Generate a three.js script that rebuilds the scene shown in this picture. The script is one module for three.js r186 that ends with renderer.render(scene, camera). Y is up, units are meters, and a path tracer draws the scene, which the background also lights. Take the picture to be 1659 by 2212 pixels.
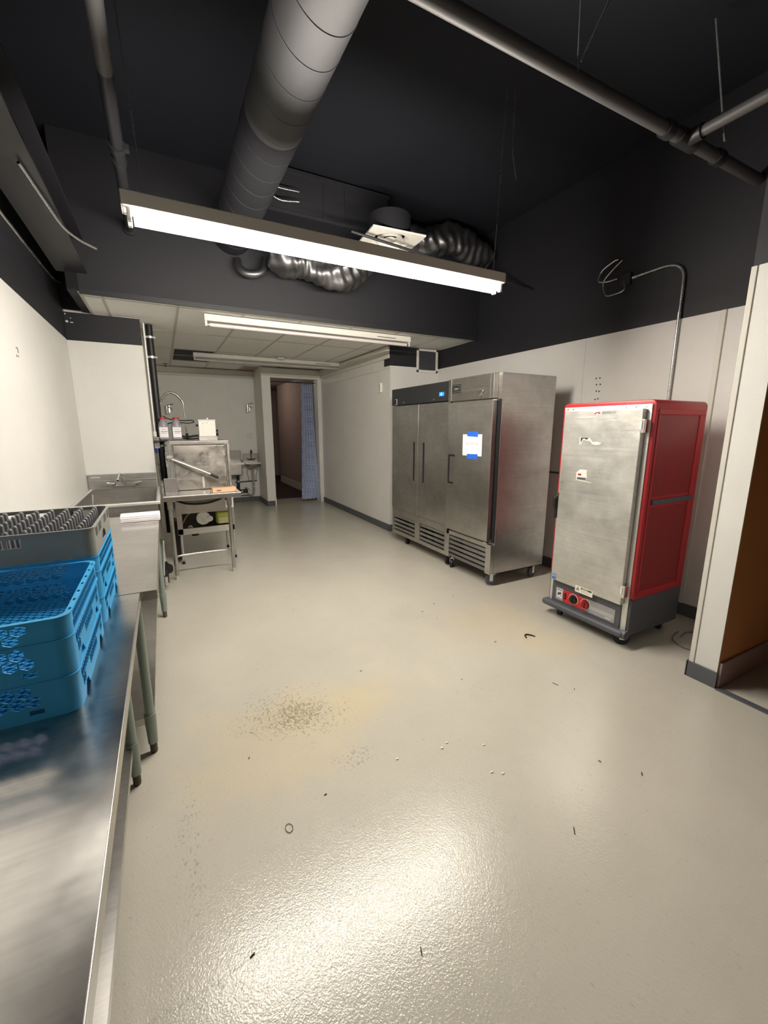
import * as THREE from 'three';
import { RoundedBoxGeometry } from 'three/addons/geometries/RoundedBoxGeometry.js';
import { mergeGeometries, toCreasedNormals } from 'three/addons/utils/BufferGeometryUtils.js';
import { RectAreaLightUniformsLib } from 'three/addons/lights/RectAreaLightUniformsLib.js';

// ---------------------------------------------------------------- camera, light level
const scene = new THREE.Scene();
scene.background = new THREE.Color(0x000000);
const IMG_H = 2212, FOCAL = 904;
const camera = new THREE.PerspectiveCamera(2 * Math.atan(IMG_H / 2 / FOCAL) * 180 / Math.PI, 1659 / 2212, 0.05, 60);
camera.position.set(0, 1.58, 0);
camera.rotation.order = 'YXZ';
camera.rotation.set(-11.49 * Math.PI / 180, -27.55 * Math.PI / 180, 0);
scene.add(camera);
const renderer = new THREE.WebGLRenderer({ antialias: true });
renderer.toneMapping = THREE.LinearToneMapping;
renderer.toneMappingExposure = 1.5;
renderer.shadowMap.enabled = true;
RectAreaLightUniformsLib.init();
const LAMP = { color: new THREE.Color().setRGB(1.0, 0.93, 0.82), panel: 42, side: 80, tube: 44, tilt: 0, at: [1.15, 2.665, -2.65], length: 2.44 };

// ---------------------------------------------------------------- helpers
let seed = 12345;
const rnd = () => { seed = (seed + 0x6D2B79F5) | 0; let t = Math.imul(seed ^ (seed >>> 15), 1 | seed); t = (t + Math.imul(t ^ (t >>> 7), 61 | t)) ^ t; return ((t ^ (t >>> 14)) >>> 0) / 4294967296; };
const V = (x, y, z) => new THREE.Vector3(x, y, z);
const PI = Math.PI, R = (d) => d * PI / 180;
const usedNames = new Map();
function numbered(n) { const k = usedNames.get(n) || 0; usedNames.set(n, k + 1); return k ? n + '_' + String(k).padStart(3, '0') : n; }
function clean(g) {
  let q = g.index ? g.toNonIndexed() : g;
  for (const k of Object.keys(q.attributes)) if (!['position', 'normal', 'uv'].includes(k)) q.deleteAttribute(k);
  if (!q.attributes.normal) q.computeVertexNormals();
  return uvBox(q);
}
function uvBox(g) {
  const p = g.attributes.position, n = g.attributes.normal, uv = new Float32Array(p.count * 2);
  for (let i = 0; i < p.count; i += 3) {
    let nx = 0, ny = 0, nz = 0;
    for (let k = 0; k < 3; k++) { nx += n.getX(i + k); ny += n.getY(i + k); nz += n.getZ(i + k); }
    nx = Math.abs(nx); ny = Math.abs(ny); nz = Math.abs(nz);
    for (let k = 0; k < 3; k++) {
      const x = p.getX(i + k), y = p.getY(i + k), z = p.getZ(i + k); let a, b;
      if (ny >= nx && ny >= nz) { a = x; b = -z; } else if (nx >= nz) { a = -z; b = y; } else { a = x; b = y; }
      uv[2 * (i + k)] = a; uv[2 * (i + k) + 1] = b;
    }
  }
  g.setAttribute('uv', new THREE.BufferAttribute(uv, 2));
  return g;
}
const join = (list) => { const l = [].concat(list).map(clean); return l.length > 1 ? mergeGeometries(l) : l[0]; };
function obj(name, geos, mat, parent) {
  const m = new THREE.Mesh(join(geos), mat);
  m.name = parent ? name : numbered(name); m.castShadow = m.receiveShadow = true;
  (parent || scene).add(m); return m;
}
function raw(name, geo, mat, parent) { const m = new THREE.Mesh(geo, mat); m.name = parent ? name : numbered(name); m.castShadow = m.receiveShadow = true; (parent || scene).add(m); return m; }
function tag(o, label, category, group) { o.userData.label = label; o.userData.category = category; if (group) o.userData.group = group; return o; }
function thing(name, label, category, pos = [0, 0, 0], turn = 0, group) { const o = new THREE.Group(); o.name = numbered(name); o.position.set(...pos); o.rotation.y = turn; scene.add(o); return tag(o, label, category, group); }
function structGroup(name, label, category) { const o = thing(name, label, category); o.userData.kind = 'structure'; return o; }
function struct(name, geos, mat, label, category = 'wall') { const o = obj(name, geos, mat); o.userData.kind = 'structure'; return tag(o, label, category); }
function copy(o, pos, label) { const c = o.clone(); c.name = numbered(o.name.replace(/_\d{3}$/, '')); c.position.set(...pos); if (label) c.userData.label = label; scene.add(c); return c; }
// box from min / max corners, optionally rounded
function box(x0, y0, z0, x1, y1, z1, r = 0) {
  const w = Math.abs(x1 - x0), h = Math.abs(y1 - y0), d = Math.abs(z1 - z0);
  const g = r > 0 ? new RoundedBoxGeometry(w, h, d, 2, Math.min(r, w / 2.01, h / 2.01, d / 2.01)) : new THREE.BoxGeometry(w, h, d);
  g.translate((x0 + x1) / 2, (y0 + y1) / 2, (z0 + z1) / 2); return g;
}
const cbox = (w, h, d, x, y, z, r = 0) => box(x - w / 2, y - h / 2, z - d / 2, x + w / 2, y + h / 2, z + d / 2, r);
function cyl(a, b, r, r2 = r, seg = 16) {
  const A = V(...a), B = V(...b), d = B.clone().sub(A), g = new THREE.CylinderGeometry(r2, r, d.length(), seg);
  g.applyQuaternion(new THREE.Quaternion().setFromUnitVectors(V(0, 1, 0), d.clone().normalize()));
  const c = A.add(B).multiplyScalar(0.5); g.translate(c.x, c.y, c.z); return g;
}
const tube = (pts, r, seg = 40, rs = 10, closed = false, ten = 0.5) => new THREE.TubeGeometry(new THREE.CatmullRomCurve3(pts.map((p) => V(...p)), closed, 'catmullrom', ten), seg, r, rs, closed);
const ball = (r, x, y, z, sx = 1, sy = 1, sz = 1) => { const g = new THREE.SphereGeometry(r, 16, 10); g.scale(sx, sy, sz); g.translate(x, y, z); return g; };
const lathe = (pts, x, y, z, seg = 24) => { const g = new THREE.LatheGeometry(pts.map((p) => new THREE.Vector2(...p)), seg); g.translate(x, y, z); return g; };
function extrude(shape, depth, bevel = 0) { return new THREE.ExtrudeGeometry(shape, { depth, bevelEnabled: bevel > 0, bevelThickness: bevel, bevelSize: bevel, bevelOffset: -bevel, bevelSegments: 2, curveSegments: 10 }); }
const poly = (pts) => new THREE.Shape(pts.map((p) => new THREE.Vector2(...p)));

// ---------------------------------------------------------------- noise and textures
function lattice(period, s) { const a = new Float32Array(period * period); let q = s | 0; for (let i = 0; i < a.length; i++) { q = (q + 0x6D2B79F5) | 0; let t = Math.imul(q ^ (q >>> 15), 1 | q); t = (t + Math.imul(t ^ (t >>> 7), 61 | t)) ^ t; a[i] = ((t ^ (t >>> 14)) >>> 0) / 4294967296; } return a; }
function noiseField(size, cells, s, height = size, cellsY = cells) {   // tileable smooth value noise in 0..1
  const P = Math.max(cells, cellsY), L = lattice(P, s), out = new Float32Array(size * height);
  for (let j = 0; j < height; j++) {
    const fy = j / height * cellsY, iy = Math.floor(fy), ty = fy - iy, sy = ty * ty * (3 - 2 * ty), y0 = (iy % cellsY) * P, y1 = ((iy + 1) % cellsY) * P;
    for (let i = 0; i < size; i++) {
      const fx = i / size * cells, ix = Math.floor(fx), tx = fx - ix, sx = tx * tx * (3 - 2 * tx), x0 = ix % cells, x1 = (ix + 1) % cells;
      const a = L[y0 + x0] + (L[y0 + x1] - L[y0 + x0]) * sx, b = L[y1 + x0] + (L[y1 + x1] - L[y1 + x0]) * sx;
      out[j * size + i] = a + (b - a) * sy;
    }
  }
  return out;
}
function layered(size, list, height = size) { const out = new Float32Array(size * height); for (const [cells, amp, s, cy] of list) { const f = noiseField(size, cells, s, height, cy || cells); for (let i = 0; i < out.length; i++) out[i] += (f[i] - 0.5) * amp; } return out; }
function texture(size, height, fn, srgb) {
  const d = new Uint8Array(size * height * 4);
  for (let j = 0; j < height; j++) for (let i = 0; i < size; i++) { const c = fn(i, j, j * size + i), k = 4 * (j * size + i); d[k] = Math.max(0, Math.min(255, c[0])); d[k + 1] = Math.max(0, Math.min(255, c[1])); d[k + 2] = Math.max(0, Math.min(255, c[2])); d[k + 3] = 255; }
  const t = new THREE.DataTexture(d, size, height); t.wrapS = t.wrapT = THREE.RepeatWrapping; t.magFilter = THREE.LinearFilter; t.minFilter = THREE.LinearMipmapLinearFilter; t.generateMipmaps = true;
  if (srgb) t.colorSpace = THREE.SRGBColorSpace; t.needsUpdate = true; return t;
}
const grey = (f, mid = 128, amp = 128) => (i, j, k) => { const v = mid + f[k] * amp; return [v, v, v]; };
function canvasTex(w, h, draw) { const c = document.createElement('canvas'); c.width = w; c.height = h; draw(c.getContext('2d'), w, h); const t = new THREE.CanvasTexture(c); t.colorSpace = THREE.SRGBColorSpace; t.magFilter = THREE.LinearFilter; return t; }
function repeatOf(t, metres, my = metres) { const c = t.clone(); c.repeat.set(1 / metres, 1 / my); c.needsUpdate = true; return c; }

const fPeel = layered(1024, [[30, 0.35, 11], [76, 1.0, 12], [150, 0.8, 13], [7, 0.35, 14]]);
const tPeel = texture(1024, 1024, grey(fPeel, 128, 80));
const fSmudge = layered(512, [[4, 0.7, 21], [9, 0.6, 22], [23, 0.4, 23], [70, 0.25, 24]]);
const fGrain = layered(512, [[4, 0.5, 31, 160], [8, 0.6, 32, 256], [3, 0.5, 33, 5]]);
const tSteelRough = texture(512, 512, (i, j, k) => { const v = 128 + fSmudge[k] * 70 + fGrain[k] * 35; return [v, v, v]; });
const tSteelCol = texture(512, 512, (i, j, k) => { const v = 214 + fSmudge[k] * 26 + fGrain[k] * 14; return [v, v, v]; }, true);
const fPebble = layered(512, [[90, 0.7, 41], [180, 0.6, 42], [12, 0.3, 43]]);
const tPebble = texture(512, 512, grey(fPebble, 128, 90));
const fWall = layered(512, [[3, 0.6, 51], [8, 0.5, 52], [40, 0.2, 53]]);
const tWall = texture(512, 512, (i, j, k) => { const v = 225 + fWall[k] * 8; return [v, v - 1, v - 5]; }, true);
const tTile = texture(512, 512, (i, j, k) => { const v = 238 + fPebble[k] * 14; return [v, v, v - 4]; }, true);

const std = (o) => new THREE.MeshStandardMaterial(o);
const phys = (o) => new THREE.MeshPhysicalMaterial(o);
const lin = (r, g, b) => new THREE.Color().setRGB(r, g, b);
const M = {};
M.wall = std({ map: repeatOf(tWall, 1.7), roughness: 0.55, bumpMap: repeatOf(tPebble, 0.35), bumpScale: 0.0006 });
M.plain = std({ color: 0xe6e4dc, roughness: 0.6 });
M.deck = std({ color: lin(0.005, 0.007, 0.014), roughness: 0.8 });
M.black = std({ color: lin(0.014, 0.014, 0.019), roughness: 0.62, bumpMap: repeatOf(tPebble, 0.6), bumpScale: 0.001 });
M.blackMetal = std({ color: lin(0.022, 0.022, 0.027), roughness: 0.45 });
M.base = std({ color: 0x55585c, roughness: 0.55 });
M.tile = std({ map: repeatOf(tTile, 0.5), roughness: 0.9 });
M.grid = std({ color: 0xc2c0b6, roughness: 0.6 });
M.trim = std({ color: 0xd6d3ca, roughness: 0.5 });
const tFineRough = texture(512, 512, (i, j, k) => { const v = 140 + fSmudge[k] * 16 + fGrain[k] * 22; return [v, v, v]; });
const steelSet = { color: lin(0.82, 0.80, 0.77), metalness: 1, roughnessMap: repeatOf(tFineRough, 1.1, 0.9), map: repeatOf(tSteelCol, 1.3, 1.0) };
M.steel = phys({ ...steelSet, roughness: 0.62, anisotropy: 0.6 });
M.steelTop = phys({ ...steelSet, color: lin(0.72, 0.70, 0.68), roughnessMap: repeatOf(texture(512, 512, grey(fSmudge, 140, 40)), 0.9, 0.9), roughness: 0.36, anisotropy: 0.8 });
M.steelDull = std({ ...steelSet, color: lin(0.78, 0.75, 0.71), roughness: 0.68 });
M.chrome = std({ color: lin(0.75, 0.75, 0.74), metalness: 1, roughness: 0.12 });
M.galv = std({ color: lin(0.62, 0.62, 0.61), metalness: 0.85, roughness: 0.5, roughnessMap: repeatOf(tSteelRough, 0.5) });
M.legGrey = std({ color: 0x8d9a94, roughness: 0.38, metalness: 0.35 });
M.foot = std({ color: 0x5a4a44, roughness: 0.6 });
M.rubber = std({ color: 0x17181a, roughness: 0.6 });
M.blackPlastic = std({ color: 0x1b1b1e, roughness: 0.45 });
M.darkPanel = std({ color: 0x2c2e31, roughness: 0.42 });
M.greyPlastic = std({ color: 0x53545c, roughness: 0.5, bumpMap: repeatOf(tPebble, 0.25), bumpScale: 0.0008 });
M.red = std({ color: 0xae1c26, roughness: 0.42 });
M.redPanel = std({ color: 0x87131a, roughness: 0.36 });
M.alu = std({ ...steelSet, color: lin(0.95, 0.94, 0.90), roughness: 0.85, metalness: 0.75, roughnessMap: repeatOf(tSteelRough, 0.9, 0.8) });
M.aluEdge = std({ color: lin(0.78, 0.78, 0.76), roughness: 0.45, metalness: 0.8 });
M.blue = std({ color: 0x2596cf, roughness: 0.48 });
M.rackGrey = std({ color: 0x83847f, roughness: 0.5 });
M.peg = std({ color: 0x75767a, roughness: 0.5 });
M.white = std({ color: 0xe9e6df, roughness: 0.55 });
M.paper = std({ color: 0xf1edf0, roughness: 0.8 });
M.tape = std({ color: 0x2668d8, roughness: 0.6 });
M.cardboard = std({ color: 0xdcb690, roughness: 0.85 });
M.brownWall = std({ color: 0xbf8450, roughness: 0.7, bumpMap: repeatOf(tPebble, 0.4), bumpScale: 0.0006 });
M.hallWall = std({ color: 0xb09c94, roughness: 0.75 });
M.hallFloor = std({ color: 0x3a2a28, roughness: 0.8 });
M.tubeOff = phys({ color: 0xe9e0e2, roughness: 0.3 });
M.tubeLit = std({ color: 0xffffff, emissive: LAMP.color, emissiveIntensity: LAMP.tube, roughness: 0.4 });
M.lampBody = std({ color: 0xcfc9bf, roughness: 0.45 });
M.foil = std({ color: lin(0.20, 0.20, 0.21), roughness: 0.40, metalness: 0.95 });

// ---------------------------------------------------------------- the lit fluorescent fixture: the only lit lamp in view
{
  const t = thing('fluorescent_light', 'lit twin-tube fluorescent strip hanging on wires under the black ceiling', 'light', LAMP.at);
  t.rotation.x = R(LAMP.tilt);
  const L = LAMP.length, h = L / 2;
  obj('channel', [box(-h, -0.035, -0.060, h, 0.035, 0.060, 0.006)], M.lampBody, t);
  for (const s of [-1, 1]) obj('end_cap', [cbox(0.004, 0.066, 0.112, s * (h + 0.002), 0, 0)], M.lampBody, t);
  for (const z of [-0.032, 0.032]) {
    const tb = obj('tube', [cyl([-h + 0.045, -0.069, z], [h - 0.045, -0.069, z], 0.019, 0.019, 20)], M.tubeLit, t);
    tb.userData.label = 'glowing fluorescent tube';
    for (const s of [-1, 1]) obj('lamp_holder', [cbox(0.020, 0.062, 0.030, s * (h - 0.026), -0.064, z, 0.004)], M.white, t);
  }
  const rect = new THREE.RectAreaLight(LAMP.color, LAMP.panel, L - 0.1, 0.10);
  rect.position.set(0, -0.091, 0); rect.rotation.x = -PI / 2; t.add(rect);
  for (const s of [-1, 1]) { // the tubes shine sideways as well
    const side = new THREE.RectAreaLight(LAMP.color, LAMP.side, L - 0.1, 0.05);
    side.position.set(0, -0.065, s * 0.054); side.rotation.y = s > 0 ? PI : 0; t.add(side);
  }
  // hanger wires go straight up in the room, so undo the tilt for them
  for (const [x, dx] of [[-1.12, -0.06], [1.15, 0.05]]) {
    const w = obj('hanging_wire', [cyl([x, 0, 0], [x + dx, 1.23, 0], 0.0022, 0.0022, 6)], M.galv, t); w.rotation.x = -R(LAMP.tilt);
  }
}

// ---------------------------------------------------------------- floor
{
  const X0 = -0.78, X1 = 3.84, Z0 = -9.27, Z1 = 2.6, W = X1 - X0, D = Z1 - Z0, S = 2048;
  const f1 = layered(S, [[6, 0.5, 61, 14], [17, 0.45, 62, 41], [60, 0.25, 63, 150]]);
  const f2 = layered(S, [[620, 0.75, 64, 1400], [900, 0.6, 65, 1900]]);
  const spots = [[0.42, -2.1, 0.30, 0.22, 1.0], [0.62, -2.0, 0.28, 0.25, 0.8], [0.70, -1.62, 0.16, 0.12, 0.8], [0.5, -2.3, 0.3, 0.12, 0.5], [-0.05, -1.5, 0.08, 0.5, 0.5], [1.45, -1.75, 0.35, 0.12, 0.25], [1.55, -1.0, 0.25, 0.1, 0.3], [1.75, -2.9, 0.4, 0.25, 0.35], [0.9, -3.6, 0.1, 0.8, 0.35], [2.1, -1.5, 0.2, 0.1, 0.35]];
  const yellow = [[0.55, -2.0, 0.55, 0.32, 1], [2.3, -2.45, 0.45, 0.35, 0.9], [2.5, -1.95, 0.3, 0.2, 0.7], [1.0, -2.0, 0.3, 0.2, 0.5]];
  const crack = [[-0.25, -1.03], [0.0, -1.035], [0.12, -1.06], [0.21, -1.077], [0.30, -1.045], [0.41, -1.097], [0.47, -1.085], [0.54, -1.095]];
  const segd = (x, z) => { let m = 9; for (let i = 0; i + 1 < crack.length; i++) { const [ax, az] = crack[i], [bx, bz] = crack[i + 1], vx = bx - ax, vz = bz - az; const t = Math.max(0, Math.min(1, ((x - ax) * vx + (z - az) * vz) / (vx * vx + vz * vz))); m = Math.min(m, Math.hypot(x - ax - vx * t, z - az - vz * t)); } return m; };
  const tFloor = texture(S, S, (i, j, k) => {
    const x = X0 + (i + 0.5) / S * W, z = Z1 - (j + 0.5) / S * D;
    let n = f1[k] * 9, r = 187 + n, g = 183 + n, b = 171 + n;
    let dirt = 0, yl = 0;
    for (const [cx, cz, rx, rz, a] of spots) { const q = 1 - Math.hypot((x - cx) / rx, (z - cz) / rz); if (q > 0) dirt += a * Math.min(1, q * 1.6); }
    for (const [cx, cz, rx, rz, a] of yellow) { const q = 1 - Math.hypot((x - cx) / rx, (z - cz) / rz) + f1[k] * 1.6 + f2[k] * 0.5; if (q > 0) yl += a * Math.min(1, q * 2); }
    r += yl * 4; b -= yl * 8;
    const sp = f2[k] + dirt * 0.40; if (sp > 0.42) { const d = Math.min(1, (sp - 0.42) * 2.4); r -= d * 44; g -= d * 46; b -= d * 50; }
    if (x > -0.3 && x < 0.6 && z < -0.95 && z > -1.15) { const d = segd(x + f2[k] * 0.006, z + f2[k] * 0.01); if (d < 0.003) { r -= 17; g -= 17; b -= 16; } }
    const q1 = (Math.imul(k + 7, 2654435761) >>> 8) % 1000 / 1000 - 0.5, q2 = (Math.imul(k + 77, 1597334677) >>> 8) % 1000 / 1000 - 0.5; const dn = q1 * 7;
    return [r + dn + q2 * 2, g + dn - q2 * 2, b + dn];
  }, true);
  tFloor.wrapS = tFloor.wrapT = THREE.ClampToEdgeWrapping;
  const peel = repeatOf(tPeel, 0.36 / W, 0.36 / D), rough = repeatOf(texture(512, 512, grey(fSmudge, 150, 18)), 2.1 / W, 2.1 / D);
  const mat = phys({ map: tFloor, roughness: 0.36, roughnessMap: rough, specularIntensity: 0.85, bumpMap: peel, bumpScale: 0.0008 });
  const g = new THREE.BoxGeometry(W, 0.1, D); g.translate((X0 + X1) / 2, -0.05, (Z0 + Z1) / 2);
  const m = raw('floor', g, mat); m.userData.kind = 'structure'; tag(m, 'glossy beige-grey painted concrete floor with scuffs and grime', 'floor');
}

// ---------------------------------------------------------------- room shell
const WH = 2.44, SUS = 2.71, TOP = 3.92, SOF = -4.64;
function panelWall(name, label, axis, at, out, cuts, y0, y1, mat = M.wall, parent) {
  // panels on a wall: axis 'z' = wall runs along z at x = at, facing out (+1/-1 along x); axis 'x' = runs along x at z = at
  const t = parent || structGroup(name, label, 'wall');
  for (let i = 0; i + 1 < cuts.length; i++) {
    const a = Math.min(cuts[i], cuts[i + 1]) + 0.0012, b = Math.max(cuts[i], cuts[i + 1]) - 0.0012, f = at + out * 0.005;
    obj('panel', [axis === 'z' ? box(Math.min(at, f), y0, a, Math.max(at, f), y1, b) : box(a, y0, Math.min(at, f), b, y1, Math.max(at, f))], mat, t);
  }
  return t;
}
{ // left wall
  const t = panelWall('wall_left', 'long off-white panelled wall behind the dish racks, black above', 'z', -0.765, 1, [2.6, 1.07, -0.15, -1.37, -2.59, -3.81, -5.33, -5.45], 0, WH);
  obj('backing', [box(-0.93, 0, -5.7, -0.767, WH, 2.7)], M.plain, t);
  obj('black_band', [box(-0.93, WH, -5.7, -0.762, TOP, 2.7)], M.black, t);
  const sc = obj('wall_marks', [cbox(0.002, 0.006, 0.034, -0.759, 2.066, -3.535), cbox(0.002, 0.028, 0.008, -0.759, 2.052, -3.55), cbox(0.002, 0.012, 0.008, -0.759, 2.018, -3.545), cbox(0.002, 0.014, 0.010, -0.759, 2.016, -3.508)], M.greyPlastic, t);
  sc.userData.label = 'small dark screw marks';
}
{ // chase (boxed column) at the end of the left wall
  const t = panelWall('wall_chase', 'white boxed-out wall behind the steel sink with black band on top', 'x', -5.455, 1, [-0.765, -0.102], 0, WH);
  obj('core', [box(-0.93, 0, -9.4, -0.104, SUS + 0.02, -5.457)], M.plain, t);
  obj('black_band', [box(-0.765, WH, -5.457, -0.100, SUS - 0.002, -5.450)], M.black, t);
  obj('corner_trim', [box(-0.104, 0, -5.475, -0.096, WH, -5.448)], M.trim, t);
}
{ // right wall
  const t = panelWall('wall_right', 'white panelled wall behind the refrigerators and red cabinet, black above', 'z', 3.825, -1, [-1.25, -1.80, -2.98, -4.20, -5.52], 0.1, WH);
  obj('backing', [box(3.827, 0, -5.9, 3.98, WH, -1.13)], M.plain, t);
  obj('black_band', [box(3.822, WH, -5.9, 3.98, TOP, -1.13)], M.black, t);
  obj('seam_strip', [box(3.806, 0.1, -1.825, 3.822, WH, -1.79, 0.004)], M.trim, t);
  const h = []; for (const [z, y] of [[-2.83, 2.045], [-2.79, 2.045], [-2.82, 1.985], [-2.78, 1.985], [-2.815, 1.925], [-2.785, 1.92], [-2.82, 1.845], [-2.79, 1.85], [-2.80, 1.78]]) h.push(cyl([3.8195, y, z], [3.823, y, z], 0.008, 0.008, 8));
  for (const g of h) obj('screw_hole', [g], M.rubber, t);
  obj('chair_rail', [box(3.810, 1.075, -3.6, 3.822, 1.095, -2.4, 0.003)], M.greyPlastic, t).userData.label = 'thin dark rail';
}
{ // nook end wall, beyond the two-door refrigerator
  const t = panelWall('wall_nook', 'short white wall beyond the double refrigerator with black band above', 'x', -5.525, 1, [2.985, 3.818], 0, WH);
  obj('backing', [box(3.0, 0, -5.7, 3.84, WH, -5.527)], M.plain, t);
  obj('black_band', [box(2.975, WH, -5.7, 3.822, SUS, -5.519)], M.black, t);
}
{ // corridor wall (bump)
  const t = panelWall('wall_corridor', 'white panelled corridor wall between the refrigerators and the doorway', 'z', 2.985, -1, [-5.525, -5.93, -7.13, -8.5], 0, 2.40);
  obj('core', [box(2.987, 0, -8.7, 3.2, SUS + 0.02, -5.53)], M.plain, t);
  obj('upper_panel', [box(2.98, 2.406, -8.5, 2.985, SUS - 0.01, -5.525)], M.wall, t);
}
{ // wall with the curtained doorway
  const t = structGroup('wall_doorway', 'white end wall around the curtained opening', 'wall');
  obj('jamb', [box(1.78, 0, -9.3, 1.95, SUS, -8.5)], M.wall, t);
  obj('header', [box(1.95, 2.52, -8.75, 2.98, SUS, -8.5)], M.wall, t);
  obj('jamb', [box(2.90, 0, -8.75, 2.985, 2.52, -8.5)], M.wall, t);
}
{ const t = panelWall('wall_back', 'dim white end wall above the hand sinks', 'x', -9.255, 1, [-0.104, 0.32, 1.25, 1.78], 0, SUS); obj('backing', [box(-0.2, 0, -9.4, 1.9, SUS + 0.02, -9.257)], M.plain, t); }
{ // stub wall by the dark doorway
  const t = structGroup('wall_stub', 'white end of a partition beside the dark doorway, brown on its far side', 'wall');
  obj('core', [box(2.89, 0, -1.262, 3.99, 2.42, -1.118)], M.wall, t);
  obj('end_panel', [box(2.884, 0, -1.235, 2.89, 2.42, -1.112)], M.wall, t).userData.label = 'white end panel';
  obj('corner_trim', [box(2.880, 0, -1.268, 2.895, 2.42, -1.240, 0.003)], M.trim, t);
  obj('brown_side', [box(2.892, 0.0, -1.118, 5.4, 2.42, -1.110)], M.brownWall, t);
  obj('black_band', [box(2.884, 2.42, -1.262, 5.4, TOP, -1.112)], M.black, t);
}
struct('baseboard_stub', [box(2.872, 0, -1.275, 2.884, 0.105, -1.105, 0.002), box(2.872, 0, -1.279, 3.81, 0.105, -1.266, 0.002)], M.base, 'dark grey cove base around the partition end', 'baseboard');
struct('baseboard_brown', [box(2.895, 0, -1.110, 5.4, 0.165, -1.095, 0.003)], std({ color: 0xa58f8c, roughness: 0.5 }), 'pale skirting board under the brown wall', 'baseboard');
struct('baseboard_right', [box(3.805, 0, -5.52, 3.825, 0.105, -1.27, 0.002)], M.base, 'dark cove base behind the refrigerators and red cabinet', 'baseboard');
struct('baseboard_corridor', [box(2.966, 0, -8.49, 2.98, 0.105, -5.51, 0.002), box(2.966, 0, -5.522, 3.80, 0.105, -5.508, 0.002)], M.base, 'dark grey cove base along the corridor wall', 'baseboard');
struct('baseboard_back', [box(-0.09, 0, -9.25, 1.78, 0.105, -9.237, 0.002), box(1.766, 0, -9.24, 1.78, 0.105, -8.495, 0.002), box(1.768, 0, -8.5, 1.93, 0.105, -8.487, 0.002)], M.base, 'dark grey cove base under the hand sinks and door jamb', 'baseboard');
struct('trim_1', [box(1.93, 0, -8.52, 1.953, 0.16, -8.482, 0.003), box(2.90, 0, -8.52, 2.925, 0.16, -8.482, 0.003)], M.white, 'white skirting ends at the doorway', 'trim');
struct('trim_2', [box(2.93, 2.60, -8.5, 2.98, SUS - 0.012, -5.53, 0.01), box(2.955, 2.54, -8.5, 2.98, 2.60, -5.53, 0.006)], M.trim, 'white crown moulding along the corridor wall', 'trim');
struct('trim_3', [box(-0.1, 2.60, -9.25, 1.78, SUS - 0.012, -9.20, 0.01), box(-0.1, 2.55, -9.25, 1.78, 2.60, -9.225, 0.006), box(1.77, 2.60, -8.5, 2.93, SUS - 0.012, -8.45, 0.01), box(1.77, 2.55, -8.5, 2.955, 2.60, -8.475, 0.006)], M.trim, 'white crown moulding over the doorway and hand sinks', 'trim');

// unseen but lit parts of the room: wall behind the camera, dark side room, ceiling
{ const t = structGroup('wall_rear', 'brown wall behind the viewpoint, black above', 'wall'); obj('panel', [box(-0.93, 0, 2.6, 3.1, WH, 2.72)], std({ color: 0x4a3526, roughness: 0.7 }), t); obj('black_band', [box(-0.93, WH, 2.6, 5.5, TOP, 2.72)], M.black, t); }
{ const t = structGroup('wall_front_right', 'wall around the dark side doorway', 'wall'); obj('panel', [box(2.89, 0, 0.9, 3.03, WH, 2.6)], M.brownWall, t); obj('header', [box(2.89, 2.42, -1.118, 3.03, TOP, 2.6)], M.black, t); }
struct('wall_side_room', [box(5.3, 0, -1.2, 5.44, TOP, 2.7), box(3.03, 0, 2.55, 5.4, TOP, 2.70)], M.brownWall, 'brown wall of the dark side room', 'wall');
struct('floor_side_room', [box(2.905, -0.1, -1.12, 5.4, -0.004, 2.6)], M.hallFloor, 'dark brown carpet beyond the side doorway', 'floor');
struct('trim_4', [box(2.862, -0.003, -1.10, 2.910, 0.006, 0.9, 0.002)], M.greyPlastic, 'thin metal threshold strip at the side doorway', 'trim');
struct('ceiling', [box(-0.93, TOP, -5.2, 5.5, TOP + 0.1, 2.72)], M.deck, 'high black-painted ceiling deck', 'ceiling');
{ const t = structGroup('wall_soffit', 'black bulkhead face above the edge of the tiled ceiling', 'wall');
  obj('face', [box(-0.60, SUS + 0.012, SOF - 0.10, 3.83, TOP, SOF)], M.black, t);
  obj('return', [box(-0.60, SUS + 0.008, -5.46, -0.515, SUS + 0.3, SOF)], M.black, t);
  obj('void_back', [box(-0.93, SUS, -5.62, -0.5, TOP, -5.46)], M.black, t); }
struct('trim_5', [box(-0.515, SUS - 0.014, SOF - 0.008, 3.82, SUS + 0.03, SOF + 0.012)], M.blackMetal, 'black edge angle along the tiled ceiling', 'trim');
struct('trim_6', [box(-0.66, 2.86, -4.66, -0.44, 2.875, 2.6), box(-0.56, 2.875, -4.66, -0.545, 3.12, 2.6), box(-0.66, 3.12, -4.66, -0.44, 3.135, 2.6)], M.blackMetal, 'black steel beam along the left wall', 'beam');
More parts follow.
